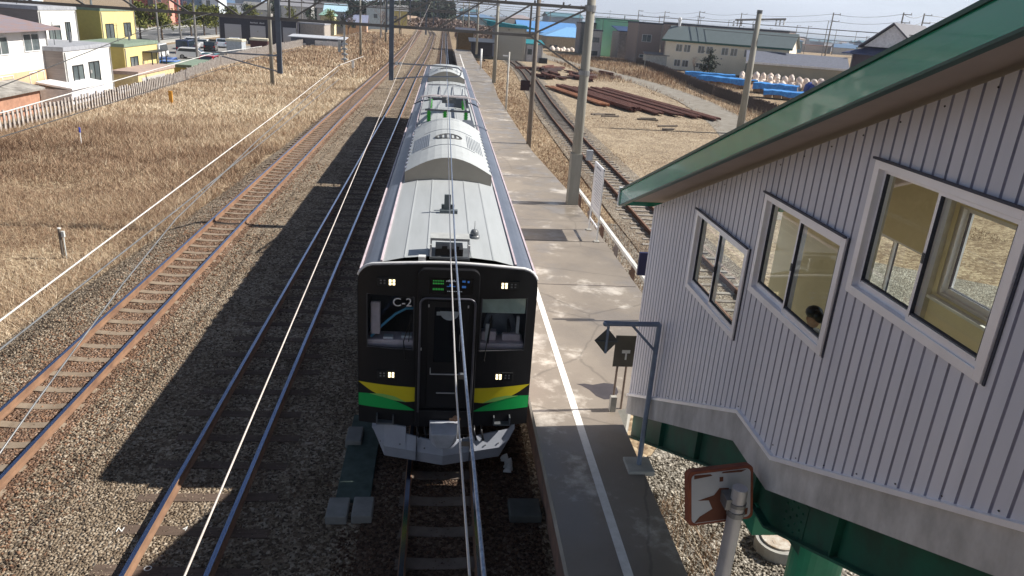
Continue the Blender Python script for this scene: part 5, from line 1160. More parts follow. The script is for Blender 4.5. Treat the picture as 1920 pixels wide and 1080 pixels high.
# engine shed with annexe
beige = mat('shed_beige', (.4, .38, .33), .8, var=.05); teal = mat('roof_teal', (.02, .2, .24), .5)
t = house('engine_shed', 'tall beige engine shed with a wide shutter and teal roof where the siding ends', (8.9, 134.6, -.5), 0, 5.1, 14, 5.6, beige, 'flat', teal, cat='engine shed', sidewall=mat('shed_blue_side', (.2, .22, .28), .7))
MB().hexa([(-1.9, -.5, 5.5), (6.4, -.5, 5.35), (6.4, 14.5, 5.35), (-1.9, 14.5, 5.5), (-1.9, -.5, 6.4), (6.4, -.5, 5.6), (6.4, 14.5, 5.6), (-1.9, 14.5, 6.5)]).build('roof_slab', teal, t)
MB().box(.35, 4.55, -.06, 0, .05, 4.35).build('shutter', mat('big_shutter', (.38, .37, .32), .6, c2=(.33, .32, .28), scale=1, stretch=(.2, .2, 10)), t)
MB().box(.2, 4.75, -.09, -.02, 4.4, 4.55).box(1.9, 2.15, -.25, 0, 5.0, 5.15).build('door_frame', mat('frame_brown', (.2, .17, .15), .7), t)
t = house('annex', 'small grey annexe with a teal roof attached to the engine shed', (14.1, 134.9, -.7), 0, 3.0, 5, 3.1, mat('annex_grey', (.46, .46, .48), .8), 'shed', teal, .55, .25, wins=[(.35, 1.1, 1.4, 2.3)], cat='building')
single(MB().box(16.2, 17.6, 131.5, 133, -.6, .4), 'bin', black_paint, 'black storage bin standing in front of the annexe', 'bin')
# blue roofed warehouses
blue_r = mat('roof_blue', (.14, .32, .62), .5, c2=(.1, .26, .55), scale=2); blue_l = mat('roof_lightblue', (.2, .42, .72), .5); tan = mat('wall_tan', (.36, .3, .23), .85)
house('warehouse', 'wide tan warehouse with a bright blue roof behind the engine shed', (20.5, 214, -2.2), 0, 16, 18, 5.2, tan, 'gable', blue_r, 2.6, .6, cat='warehouse')
house('warehouse', 'nearer tan warehouse with a light blue hipped roof left of the concrete pole', (25.6, 196, -2.0), 0, 14, 12, 4.6, tan, 'hip', blue_l, 2.3, .6, cat='warehouse', wins=[(1, 3, 1, 2.5)])
t = thing('excavator', 'red excavator arm rising above the blue warehouse roofs', 'excavator', (27, 240, -2.5)); MB().beam((0, 0, 3), (3, 0, 7.6), .7, .9).beam((3, 0, 7.6), (7, 0, 7.0), .5, .6).build('arm', mat('excavator_red', (.6, .08, .05), .5), t); MB().box(-3, 1, -1.5, 1.5, 0, 3.4).build('cab', mat('excavator_red', (.6, .08, .05), .5), t)
house('house', 'narrow white two storey house beside the green building', (31.2, 166, -1), 0, 2.6, 7, 5.9, mat('wall_pale', (.5, .49, .47), .8), 'flat', r_dark, wins=[(.4, 2.0, 3.6, 4.6), (.4, 1.9, .9, 1.8)], fm_=frame_d)
house('house', 'dark roofed grey house squeezed behind the narrow white house', (31.4, 180, -1), 0, 4, 6, 7.2, mat('wall_midgrey', (.22, .2, .2), .8), 'flat', mat('roof_black', (.05, .05, .06), .7))
t = house('building', 'mint green two storey building behind the reddish brush', (35.0, 173, -1), 0, 8.2, 9, 8.4, mat('wall_mint', (.25, .6, .36), .8, c2=(.3, .6, .46), scale=.25), 'flat', mat('mint_trim', (.1, .25, .18), .7), cat='building', wins=[(3.2, 5.4, 4.1, 6.1), (3.0, 5.0, .9, 3.0)], fm_=frame_w)
house('house', 'grey stone clad house with a dark blue lean-to roof', (36.8, 163, -1), 0, 4.6, 7, 6.2, mat('wall_stone', (.33, .31, .31), .9, c2=(.2, .19, .19), scale=2.5, bump=.3), 'shed', mat('roof_navy', (.03, .06, .14), .5), .9, .3)
house('house', 'tall grey brown house with one white framed window', (38.0, 152, -1), 0, 4.9, 9, 8.1, mat('wall_taupe', (.27, .22, .2), .85, var=.06), 'flat', r_dark, wins=[(1.0, 2.9, 4.7, 6.1), (.8, 2.6, 1.7, 2.3)], fm_=frame_w)
house('garden_shed', 'pale green grey shed with a flat roof in the brush before the cream building', (37.3, 141, -.9), R(-6), 4.6, 3.2, 2.6, mat('shed_pale', (.44, .44, .4), .8), 'shed', mat('roof_brown_grey', (.22, .2, .19), .8), .3, .2, cat='shed')
cream = mat('wall_cream', (.84, .77, .62), .85, c2=(.74, .68, .54), scale=.6, bump=.1)
ang = math.atan2(128-139.8, 58.6-40.1)
cw = [(2.2, 3.4), (3.7, 4.9), (6.3, 7.5), (7.8, 9.0), (10.6, 11.8), (12.2, 13.4), (14.6, 15.8), (18.4, 19.5), (19.9, 21)]
t = house('building', 'long cream two storey building with a green grey roof and rows of paired windows', (40.6, 141.0, -.9), ang, 22.2, 9, 5.7, cream, 'gable', mat('roof_greengrey', (.13, .16, .165), .5, var=.06, scale=1), 2.2, .5,
      wins=[(a, b, 3.6, 4.9) for a, b in cw]+[(a, b, 1.0, 2.2) for a, b in cw[:2]]+[(a, b, 1.1, 1.9) for a, b in cw[2:4]], fm_=frame_w, cat='building', fascia=mat('eave_green', (.02, .09, .07), .5), sidewall=mat('wall_bluegrey', (.42, .44, .46), .8))
MB().cyl(1, 4.5, 7.8, 9.2, .25, .3, 10).ball((1, 4.5, 9.2), .4).build('vent', frame_w, t)
house('building', 'flat brown roofed block behind the cream building', (43, 152, -.9), ang, 24, 8, 8.2, mat('wall_brown', (.3, .24, .22), .85), 'flat', r_dark, cat='building')
house('storehouse', 'long low grey green storehouse with a dark slate roof behind the white bags', (51.3, 127, -.8), R(-20), 16, 9, 3.0, mat('wall_greygreen', (.3, .3, .25), .85, c2=(.38, .35, .28), scale=.8), 'gable', mat('roof_bluegrey', (.15, .16, .2), .6), 1.6, .3, cat='storehouse', fascia=frame_w, sidewall=mat('wall_greygreen_end', (.2, .22, .19), .85))
t = house('house', 'large dark house with a gabled navy roof rising behind the green eave', (56.7, 103.5, -.8), R(-50), 9, 14, 6.0, mat('wall_darkbrown', (.09, .07, .08), .8), 'hip', mat('roof_navy2', (.07, .09, .2), .55, c2=(.05, .06, .1), scale=3, stretch=(.3, .3, 6)), 2.0, 1.1, wins=[(5, 7, 3, 4.4)], fm_=frame_w)
gb = MB(); gb.prism([(1.1, 7.0), (7.9, 7.0), (4.5, 9.9)], 'y', .6, .7); gb.build('gable_wall', frame_w, t)
gb = MB()
gb.hexa([(.5, .1, 6.75), (4.5, .1, 10.0), (4.5, 13, 10.0), (.5, 13, 6.75), (.5, .1, 7.0), (4.5, .1, 10.25), (4.5, 13, 10.25), (.5, 13, 7.0)])
gb.hexa([(4.5, .1, 10.0), (8.5, .1, 6.75), (8.5, 13, 6.75), (4.5, 13, 10.0), (4.5, .1, 10.25), (8.5, .1, 7.0), (8.5, 13, 7.0), (4.5, 13, 10.25)])
gb.build('upper_roof', mat('roof_charcoal', (.1, .1, .12), .6, c2=(.07, .07, .09), scale=2, stretch=(.3, .3, 6)), t)
single(MB().box(62, 66.5, 97, 97.4, -.5, 2.6), 'net_panel', mat('green_panel', (.16, .45, .22), .7, c2=(.22, .5, .3), scale=5), 'bright green panel standing below the dark house near the eave', 'panel')
house('shed', 'small teal shed among bare branches below the dark house', (57.5, 103, -.6), 0, 2.2, 2.2, 3.0, mat('wall_teal', (.08, .2, .22), .7), 'flat', frame_w, cat='shed')
# left background
house('house', 'dark red two storey house above the street pines', (-84, 220, G), R(4), 11.6, 10, 8, mat('wall_red', (.36, .12, .11), .8, var=.08), 'gable', mat('roof_darkred', (.12, .05, .05), .7), 2, .4, wins=[(4, 6, 4.2, 5.8)])
house('house', 'pink and white fronted house to the right of the dark red house', (-77, 216, G), R(4), 4, 10, 8, mat('wall_pink', (.66, .33, .26), .8), 'gable', r_dark, 1.6, .3, wins=[(1, 2, 2.5, 4.5), (1, 2, 5.4, 7)], fm_=frame_w)
house('house', 'slate blue house with a white end above the street pines', (-73, 224, G), R(3), 6.6, 10, 7.6, mat('wall_slateblue', (.14, .26, .38), .8), 'gable', r_dark, 1.8, .3, wins=[(1, 2, 4.8, 6)], fm_=frame_w)
house('house', 'white house with a pale blue tint and a tall window, right of the slate one', (-66.4, 222, G), R(3), 4.4, 10, 7.6, mat('wall_icewhite', (.62, .68, .72), .8), 'flat', r_grey, wins=[(1.2, 2.2, 3.4, 6.6)])
bgh = [(-58, 232, 7, 5, (.42, .4, .38), 'gable', (.2, .2, .2), 'grey house half hidden by poles left of the black hall roof'), (-50, 245, 9, 6.5, (.5, .5, .5), 'gable', (.25, .25, .27), 'light grey gabled house above the black hall'),
       (-42, 262, 9, 6.4, (.46, .46, .45), 'gable', (.12, .12, .13), 'pale house with a steep dark roof above the black hall'), (-33.5, 214, 3.6, 5, (.68, .62, .42), 'hip', (.25, .42, .36), 'cream house with a green roof above the beige annexe'),
       (-35, 232, 6, 6, (.3, .3, .3), 'gable', (.4, .58, .68), 'house with an icy blue roof behind the cream one'), (-28, 222, 6, 3.6, (.55, .36, .24), 'gable', (.22, .24, .34), 'low orange brown house with a slate roof near the bare trees'),
       (-26, 262, 8, 8, (.42, .5, .54), 'flat', (.5, .5, .5), 'blue grey apartment house behind the distant poles'), (-21, 292, 7, 7, (.5, .42, .14), 'gable', (.2, .2, .2), 'ochre house at the foot of the dark wood'),
       (-100, 260, 14, 8, (.5, .5, .48), 'gable', (.4, .4, .44), 'wide pale house behind the yellow house roof'), (-62, 120, 10, 4.8, (.34, .38, .44), 'gable', (.36, .42, .48), 'blue grey roofed house across the street behind the yellow house'),
       (-62, 96, 11, 4.8, (.55, .52, .48), 'gable', (.42, .42, .42), 'pale roofed house across the street behind the white house'), (-64, 74, 12, 5.2, (.5, .42, .33), 'gable', (.45, .46, .48), 'light grey roofed house at the top left corner')]
for (x, y, w_, h_, c_, rt, rc, lab) in bgh:
    nm = 'c%d_%d' % (abs(x), y); house('house', lab, (x, y, -1.4), R(3) if y > 150 else F90, w_, 8, h_, mat('wall_'+nm, c_, .85), rt, mat('roof_'+nm, rc, .6), 1.8, .4, wins=[(w_*.3, w_*.3+1.2, h_*.55, h_*.55+1.2)])
hl = MB(); hl.hexa([(-32, 300, -1.4), (-12, 300, -1.4), (-8, 340, -1.4), (-36, 340, -1.4), (-28, 306, 4.4), (-15, 306, 3.6), (-12, 336, 3.6), (-30, 336, 4.6)])
tag(hl.build('hill', mat('embankment', (.34, .25, .18), .95, c2=(.2, .14, .1), scale=.6, bump=.4)), kind='structure')
# platform end shelter
t = house('shelter', 'brown wooden hut at the far end of the platform', (2.2, 150, -.2), 0, 3.4, 4, 3.6, mat('wood_hut', (.24, .16, .08), .85), 'shed', r_dark, .5, .3, cat='hut')
t = house('shelter', 'dark open shelter by the platform end in front of the engine shed', (4.4, 128, .3), 0, 3.4, 5, 2.1, mat('dark_shelter', (.04, .04, .05), .9), 'shed', mat('shelter_roof', (.05, .06, .08), .6), .4, .5, cat='shelter')

# ================================================================ CARS
def car(label, x, y, rz, c, kind='hatch', z=-1.4):
    t = thing('parked_car', label, 'car', (x, y, z+.03), rz, 'cars in the parking lot'); L_, W_, H_ = (4.2, 1.68, 1.5) if kind == 'hatch' else (4.6, 1.75, 1.95) if kind == 'van' else (4.5, 1.74, 1.42)
    pm = mat('paint_%02d%02d%02d' % tuple(int(v*99) for v in c), c, .25, .1, var=.02, coat=.6)
    if kind == 'van': prof = [(-L_/2, .3), (L_/2, .3), (L_/2, .95), (L_/2-.35, 1.05), (L_/2-.95, H_), (-L_/2+.1, H_), (-L_/2, 1.1)]
    elif kind == 'hatch': prof = [(-L_/2, .3), (L_/2, .3), (L_/2, .75), (L_/2-.9, .95), (L_/2-1.6, H_), (-L_/2+.45, H_), (-L_/2+.05, .95)]
    else: prof = [(-L_/2, .3), (L_/2, .3), (L_/2, .72), (L_/2-1.0, .92), (L_/2-1.75, H_), (-L_/2+1.2, H_), (-L_/2+.6, .98), (-L_/2, .9)]
    MB().prism([(a, b) for a, b in prof], 'y', -W_/2, W_/2).build('body', pm, t, bevel=.08)
    gmat = mat('car_glass', (.02, .03, .04), .08, spec=.8); g = MB(); zt = H_-.12; zl = 1.0
    xa, xb = prof[4][0], prof[5][0]
    for s in (-1, 1): g.prism([(xb-.25 if kind != 'van' else xb+.1, zl), (xa+.55, zl), (xa-.02, zt), (xb+.1, zt)], 'y', s*(W_/2+.004)-.002, s*(W_/2+.004)+.002)
    g.build('side_glass', gmat, t)
    f = prof[3]; e = prof[4]; n_ = Vector((e[1]-f[1], 0, f[0]-e[0])).normalized()*.012
    def lerp(p, q_, k): return (p[0]+(q_[0]-p[0])*k, p[1]+(q_[1]-p[1])*k)
    def slab(p, q_, nm):
        a, b = lerp(p, q_, .12), lerp(p, q_, .9); nn = Vector((q_[1]-p[1], 0, -(q_[0]-p[0]))).normalized()*.012
        if nn.x*(a[0]) < 0: nn = -nn
        MB().face([(a[0]+nn.x, -W_/2+.12, a[1]+nn.z), (a[0]+nn.x, W_/2-.12, a[1]+nn.z), (b[0]+nn.x, W_/2-.2, b[1]+nn.z), (b[0]+nn.x, -W_/2+.2, b[1]+nn.z)]).build(nm, gmat, t)
    slab(prof[3], prof[4], 'windscreen'); slab(prof[6], prof[5], 'rear_window')
    for sx in (-1, 1):
        for sy in (-1, 1):
            w_ = MB().tube([(sx*L_*.31, sy*(W_/2-.2), .31), (sx*L_*.31, sy*(W_/2+.01), .31)], .31, 16).build('wheel', mat('tyre', (.015, .015, .015), .8), t)
            MB().tube([(sx*L_*.31, sy*(W_/2+.0), .31), (sx*L_*.31, sy*(W_/2+.02), .31)], .19, 12).build('rim', steel_grey, w_)
    for sy in (-1, 1):
        MB().box(L_/2-.05, L_/2+.02, sy*.62-.16, sy*.62+.16, .62, .78).build('headlight', frame_w, t); MB().box(-L_/2-.02, -L_/2+.05, sy*.7-.1, sy*.7+.1, .75, .95).build('tail_light', mat('tail_red', (.4, .01, .01), .3), t)
car('white van nearest to the yellow house', -37.6, 105, R(95), (.8, .8, .8), 'van'); car('white hatchback alone in the middle of the parking lot', -33.8, 107.5, R(5), (.8, .8, .8), 'hatch')
car('dark blue minivan behind the white van', -37.8, 117, R(95), (.02, .03, .08), 'van'); car('black estate car with its rear to the lot, next to the minivan', -36.3, 124, R(100), (.015, .015, .02), 'hatch')
car('white saloon behind the black estate', -39.5, 131, R(100), (.75, .75, .75), 'saloon'); car('silver hatchback, second from the hall', -37.5, 135, R(100), (.55, .6, .68), 'hatch')
car('pale silver saloon closest to the black hall', -37.3, 142, R(100), (.6, .65, .72), 'saloon'); car('blue car seen roof first behind the cream garage', -31.0, 89.5, R(95), (.05, .12, .4), 'hatch')
car('bright blue car between the cream and olive garages', -29.5, 86, R(95), (.04, .15, .5), 'hatch'); car('teal green car with a red car in front of it by the fence', -29.6, 101, R(90), (.02, .14, .16), 'saloon')
car('red car right behind the fence boards', -28.4, 96.5, R(90), (.35, .01, .02), 'hatch'); car('white car seen across the lot near the street pines', -39.6, 126, R(100), (.75, .75, .77), 'van')

# ================================================================ TREES
bark = mat('bark', (.16, .11, .08), .95, c2=(.09, .065, .05), scale=4)
def conifer(label, x, y, z, h, r, mt, group, name='pine_tree', dens=900, seed=0, trunk_h=.35, cat='tree'):
    t = thing(name, label, cat, (x, y, z), random.uniform(0, 6), group); r_ = np.random.default_rng(seed)
    tb_ = MB().tube([(0, 0, -.1), (.05, .02, h*.5), (0, 0, h*.92)], [h*.03, h*.02, .02], 8)
    limbs = []
    for k in range(16):
        zz = h*(trunk_h+.6*k/16); a = r_.uniform(0, 6.28); l = r*(1-.65*k/16)*r_.uniform(.6, 1.0); e = (math.cos(a)*l, math.sin(a)*l, zz+.15*l)
        tb_.tube([(0, 0, zz), e], [.05, .02], 5); limbs.append((e, l))
    tb_.build('trunk', bark, t)
    cs_ = np.array([l[0] for l in limbs]+[(0, 0, h*.9)]); n = dens; ci = r_.integers(0, len(cs_), n); c = cs_[ci]*(r_.uniform(.35, 1.05, (n, 1))*np.array([1, 1, 0])+np.array([0, 0, 1]))
    p = c+r_.normal(0, 1, (n, 3))*np.array([.32, .32, .22])*r*.5
    s_ = r_.uniform(.08, .2, n)[:, None]*r*.55; d1 = r_.normal(0, 1, (n, 3)); d1 /= np.linalg.norm(d1, axis=1)[:, None]; d2 = np.cross(d1, r_.normal(0, 1, (n, 3))); d2 /= np.linalg.norm(d2, axis=1)[:, None]
    V = np.stack([p-d1*s_, p+d1*s_, p+d2*s_*1.2], 1).reshape(-1, 3); tt = np.repeat(np.clip(.5+.25*np.sin(ci*2.3)+r_.normal(0, .18, n), 0, 1), 3)
    raw_mesh('crown', V, np.arange(3*n).reshape(-1, 3), mt, tt, t); return t
pine_m = tint_mat('pine_needles', [(0, (.04, .05, .015)), (.5, (.13, .14, .035)), (1, (.27, .27, .07))]); dark_m = tint_mat('dark_needles', [(0, (.015, .025, .02)), (.5, (.035, .05, .035)), (1, (.07, .09, .06))])
twig_m = tint_mat('bare_twigs', [(0, (.07, .05, .045)), (.5, (.14, .1, .085)), (1, (.25, .19, .16))])
for i, (x, y, lab) in enumerate(((-53.8, 143, 'street pine just right of the yellow house roof'), (-50.6, 144.5, 'broad street pine behind the white van'), (-51.5, 163.6, 'street pine left of centre of the roadside row'), (-50.3, 168.2, 'street pine in the middle of the roadside row'),
                                 (-49.2, 173, 'street pine next to last before the black hall'), (-47.2, 178, 'street pine closest to the black hall'))):
    conifer(lab, x, y, -1.4, 6.2 if i < 2 else 6.0, 2.9, pine_m, 'pines along the street', seed=i, dens=1500)
for i in range(7):
    conifer('green conifer in the belt of trees behind the black hall', -52+i*4.2+random.uniform(-1, 1), 200+random.uniform(-8, 14), -1.4, 6.6, 2.6, pine_m if i % 2 else dark_m, 'conifers behind the black hall', seed=30+i, dens=700)
def bare(label, x, y, z, h, spread, seed, m_=None, group=None, name='bare_tree', cat='tree', depth=4):
    t = thing(name, label, cat, (x, y, z), 0, group); r_ = random.Random(seed); tb_ = MB(); cr = MB()
    def grow(p, d, l, rad, k):
        q_ = p+d*l; (tb_ if k < 2 else cr).tube([p, q_], [rad, rad*.65], 5, cap=False)
        if k < depth:
            for j in range(3 if k else 4):
                nd = (d+Vector((r_.uniform(-1, 1), r_.uniform(-1, 1), r_.uniform(-.2, .8)))*spread).normalized(); grow(p+d*l*r_.uniform(.55, 1), nd, l*r_.uniform(.55, .8), rad*.55, k+1)
    grow(Vector((0, 0, 0)), Vector((0, 0, 1)), h*.35, h*.02, 0)
    tb_.build('trunk', m_ or bark, t); cr.build('crown', m_ or mat('twig', (.2, .15, .13), .95), t); return t
for i, (x, y, h_, lab) in enumerate(((-16.5, 205, 9, 'bare tree left of the brown embankment'), (-12, 215, 8, 'bare tree in front of the brown embankment'), (-24, 196, 6, 'bushy bare tree beyond the end of the fence'), (-13.5, 150, 3.2, 'small dark bush beside the main line in the distance'),
                                 (57, 84, 5.5, 'bare tree above the green eave, left one'), (60.5, 88, 6, 'bare tree in front of the dark house'), (51.5, 92, 4.5, 'bare shrubby tree among the blue bags'), (50, 78, 4, 'bare bush just above the eave by the blue bags'))):
    bare(lab, x, y, -.9, h_, .75, 50+i, depth=5 if h_ > 5 else 4)
bt = thing('evergreen_bush', 'dark green and brown bush in front of the cream building', 'bush', (46.3, 134, -.9)); bt_r = conifer('dark evergreen tree standing before the cream building wall', 46.5, 132.5, -.9, 4.6, 2.1, dark_m, None, 'evergreen_tree', 900, 77, .15)
bpy.data.objects.remove(bt)
bare('leafless shrub left of the evergreen before the cream wall', 44.4, 133.5, -.9, 3.8, .8, 91)
# far dark wood beyond the end of the line, distant tree belts
def wood(name, x0, x1, y0, y1, h, n, mt, zb_=-2):
    X, Y = rng.uniform(x0, x1, n), rng.uniform(y0, y1, n); hh = h*(.75+.25*smooth_noise(X, Y, .12, 3)); Z = zb_+hh*rng.uniform(0, 1, n)**.7
    s_ = rng.uniform(.3, 1.0, n)[:, None]*(h/9); d1 = rng.normal(0, 1, (n, 3)); d1 /= np.linalg.norm(d1, axis=1)[:, None]; d2 = np.cross(d1, rng.normal(0, 1, (n, 3))); d2 /= np.linalg.norm(d2, axis=1)[:, None]
    p = np.stack([X, Y, Z], 1); V = np.stack([p-d1*s_, p+d1*s_, p+d2*s_*1.4], 1).reshape(-1, 3)
    return tag(raw_mesh(name, V, np.arange(3*n).reshape(-1, 3), mt, np.repeat(rng.random(n), 3)), kind='stuff')
wood('dark_wood', -75, 4, 345, 420, 14, 22000, dark_m); wood('bare_wood', -34, 12, 300, 345, 7, 9000, twig_m); wood('bare_wood', 3, 26, 215, 330, 5, 7000, twig_m, -1.5)
wood('distant_woods', -700, 300, 900, 1000, 14, 16000, dark_m, -9); wood('distant_woods', 120, 700, 640, 720, 7, 9000, dark_m, -8)
hb = MB()
for k in range(60):
    a = R(-50+k*2.0); a2 = R(-50+(k+1)*2.0); d = 7500; f = lambda t_: 22+26*math.sin(t_*7)+14*math.sin(t_*17+1)
    hb.face([(math.sin(a)*d, math.cos(a)*d, -60), (math.sin(a2)*d, math.cos(a2)*d, -60), (math.sin(a2)*(d+900), math.cos(a2)*(d+900), f(a2)), (math.sin(a)*(d+900), math.cos(a)*(d+900), f(a))])
    hb.face([(math.sin(a)*(d+900), math.cos(a)*(d+900), f(a)), (math.sin(a2)*(d+900), math.cos(a2)*(d+900), f(a2)), (math.sin(a2)*(d+1900), math.cos(a2)*(d+1900), -60), (math.sin(a)*(d+1900), math.cos(a)*(d+1900), -60)])
tag(hb.build('hills', mat('hill_forest', (.06, .08, .06), .95, scale=.01)), kind='structure')
# ================================================================ STOCKYARD: rails, tarps, bags
rail_new = mat('old_rail_rust', (.19, .085, .065), .9, c2=(.1, .045, .038), scale=.6, stretch=(2, .3, 2))
rail_org = mat('old_rail_orange', (.42, .2, .11), .9, c2=(.26, .12, .07), scale=.6, stretch=(2, .3, 2))
ua = math.atan2(21.9-16.5, -(63.2-89)) 
def rail_stack(label, x, y, n, L_, m_, rows=1, rz=ua):
    t = MB()
    for r_ in range(rows):
        for k in range(n):
            xo = (k-(n-1)/2)*.15+random.uniform(-.02, .02); o = random.uniform(-.4, .4); z = r_*.17
            t.box(xo-.06, xo+.06, -L_/2+o, L_/2+o, z, z+.02).box(xo-.012, xo+.012, -L_/2+o, L_/2+o, z+.02, z+.12).box(xo-.033, xo+.033, -L_/2+o, L_/2+o, z+.12, z+.155)
    b = t.build('rails', m_); b.name = 'rail_stack'; b.location = (x, y, -.34); b.rotation_euler = (0, 0, rz); tag(b, label, 'rail stack', 'stacks of old rails beside the siding')
    for s in (-.3, .3):
        q_ = MB().box(-n*.075-.3, n*.075+.3, s*L_-.1, s*L_+.1, -.16, 0); q_.build('bearer', wood_pole, b)
    return b
stk = [(13.6, 78, 7, 16, 0, 'orange rusty stack of rails nearest the siding'), (15.3, 77, 8, 20, 1, 'broad stack of rails, second from the siding'), (16.9, 76.5, 7, 22, 1, 'stack of rails third from the siding'), (18.4, 76.5, 6, 23, 1, 'stack of rails in the middle of the row, fourth from the siding'),
       (19.9, 76.5, 6, 24, 1, 'stack of rails fifth from the siding'), (21.3, 76, 7, 25, 1, 'long dark red stack of rails nearest the lane')]
for x, y, n, L_, c_, lab in stk: rail_stack(lab, x, y, n, L_, rail_new if c_ else rail_org, 2 if n > 7 else 1)
jk = random.Random(4)
for i in range(26):
    x, y = jk.uniform(12.8, 24.5), jk.uniform(99, 120); 
    b = rail_stack('short dark pile of scrap rails and fittings in the jumble beyond the rail stacks', x, y, jk.randint(3, 7), jk.uniform(2.5, 6.5), rail_new if i % 3 else mat('scrap_dark', (.07, .045, .045), .9), jk.choice((1, 2, 2, 3)), jk.uniform(-1.3, .6))
    b['group'] = 'jumble of scrap rail pieces'
for i in range(8):
    x, y = jk.uniform(12.5, 19), jk.uniform(56, 64); q_ = MB().beam((0, 0, 0), (jk.uniform(.8, 1.8), jk.uniform(-.6, .6), .02), .16, .12)
    o = single(q_, 'loose_timber', wood_pole, 'loose grey timber lying in the straw near the end of the rail stacks', 'timber', 'loose timbers in the straw'); o.location = (x, y, -.4)
tarp_b = mat('tarp_blue', (.06, .34, .75), .4, c2=(.02, .15, .5), scale=3, bump=.4, bscale=6, spec=.5)
def tarped(label, x, y, lx, ly, h, rz, seed):
    t = thing('covered_stack', label, 'covered stack', (x, y, -.5), rz, 'timber stacks under blue tarpaulins'); r_ = random.Random(seed)
    b = MB()
    for k in range(int(lx/1.1)): b.box(-lx/2+k*1.1+.05, -lx/2+k*1.1+1.0, -ly/2+.1, ly/2-.1, .12, h-.15)
    b.build('timber', mat('stacked_timber', (.42, .26, .14), .9, c2=(.25, .15, .09), scale=4), t)
    g = MB(); nx__, ny__ = int(lx*2), 5; P = {}
    for i in range(nx__+1):
        for j in range(ny__+3):
            x_ = -lx/2-.05+i*(lx+.1)/nx__
            if j == 0: p = (x_, -ly/2-.12, h*.45+r_.uniform(-.12, .12))
            elif j == ny__+2: p = (x_, ly/2+.1, h*.45+r_.uniform(-.1, .1))
            else: p = (x_, -ly/2-.03+(j-1)*(ly+.06)/ny__, h+r_.uniform(-.04, .06)+.03*math.sin(x_*2.2))
            P[i, j] = p
    for i in range(nx__):
        for j in range(ny__+2): g.face([P[i, j], P[i+1, j], P[i+1, j+1], P[i, j+1]])
    g.build('tarpaulin', tarp_b, t); return t
tarped('long blue covered stack farthest left near the pale sheds', 41.0, 115.5, 7.5, 2.0, 1.1, R(-20), 1); tarped('blue covered stack running towards the power pole', 40.0, 105.5, 8, 2.6, 1.2, R(-44), 2)
tarped('blue covered stack right of the power pole', 43.6, 97, 5.5, 2.8, 1.3, R(-30), 3); tarped('low blue covered stack of boards with one end bare, nearest the dark fence', 42.6, 89.5, 7, 2.4, 1.0, R(-22), 4)
bag_w = mat('bag_white', (.82, .78, .72), .8, c2=(.62, .45, .35), scale=2, bump=.3); bag_b = mat('bag_blue', (.03, .07, .4), .6, c2=(.05, .09, .25), scale=2, bump=.3)
def bag_proto(m_):
    g = MB(); n = 10
    rings = [(0, .46), (.1, .52), (.45, .55), (.8, .52), (.95, .4), (1.02, .25), (1.16, .2)]
    for i, (z, r_) in enumerate(rings):
        for k in range(n):
            a = 2*math.pi*k/n; s_ = (abs(math.cos(a))**3+abs(math.sin(a))**3)**(-1/3)*.93; w_ = r_*(1+.05*math.sin(3*a+z*5))*s_; g.v.append((w_*math.cos(a), w_*math.sin(a), z))
    for i in range(len(rings)-1):
        for k in range(n): g.f.append((i*n+k, i*n+(k+1) % n, (i+1)*n+(k+1) % n, (i+1)*n+k)); g.m.append(0)
    g.f.append(tuple(range((len(rings)-1)*n, len(rings)*n))); g.m.append(0)
    return g.build('big_bag', m_, smooth=True)
pw_, pb_ = bag_proto(bag_w), bag_proto(bag_b); first = {0: True, 1: True}
def bag(x, y, z, k, s_=1.0):
    p = (pw_, pb_)[k]; o = p if first[k] else p.copy()
    if not first[k]: col.objects.link(o)
    first[k] = False; o.location = (x, y, z); o.rotation_euler = (0, 0, jk.uniform(0, 3)); o.scale = (s_, s_, s_*jk.uniform(.85, 1.1))
    tag(o, ('white knotted bulk bag in the crowd of bags behind the blue tarpaulins', 'blue bulk bag in the dark heap by the bare trees')[k], 'bulk bag', ('white bulk bags', 'blue bulk bags')[k])
for i in range(14):
    for j in range(5):
        bag(43.5+i*.95+j*.5+jk.uniform(-.3, .3), 109.5-i*.4+j*1.2+jk.uniform(-.3, .3), -.5, 0, jk.uniform(.7, 1.05))
        if j > 0 and (i+j) % 2: bag(43.8+i*.95+j*.5, 109.8-i*.4+j*1.2, .35, 0, jk.uniform(.65, .9))
for i in range(8):
    for j in range(4): bag(50.5+i*1.25+jk.uniform(-.2, .2), 96-i*.6+j*2.0, -.5, 1, jk.uniform(.9, 1.25))
for i in range(9): 
    for j in range(2): o_ = bag(26.6+i*.9+jk.uniform(-.2, .2), 188+j*1.6, -1.2, 0, jk.uniform(1.0, 1.4))
# ================================================================ UTILITY POLES AND TOWN
def upole(x, y, ztop_, zb_, label, group='utility poles on the skyline', arms=2):
    t = thing('utility_pole', label, 'utility pole', (x, y, zb_), 0, group); h = ztop_-zb_
    MB().tube([(0, 0, 0), (0, 0, h)], [.17, .11], 8).build('shaft', mat('pole_grey', (.2, .19, .18), .8), t)
    a = MB()
    for k in range(arms): a.box(-.1, 1.5, -.06, .06, h-.35-k*1.3, h-.22-k*1.3); a.cyl(1.4, 0, h-.2-k*1.3, h+.0-k*1.3, .06, .06, 6)
    a.build('crossarm', steel_grey, t); return t
UP = [(63.4, 255, 11.2, 'skyline pole left of the brown house, first of the roadside line'), (70, 247, 11.2, 'skyline pole above the cream building gable'), (69.5, 211, 11.3, 'skyline pole over the middle of the cream building'), (76, 197, 11.3, 'skyline pole just left of the tall concrete pole'),
      (75, 147, 11.5, 'tall skyline pole beside the turquoise roof'), (76.5, 126, 11.7, 'skyline pole behind the ridge of the dark house'), (84, 132, 12, 'skyline pole right of the dark house ridge')]
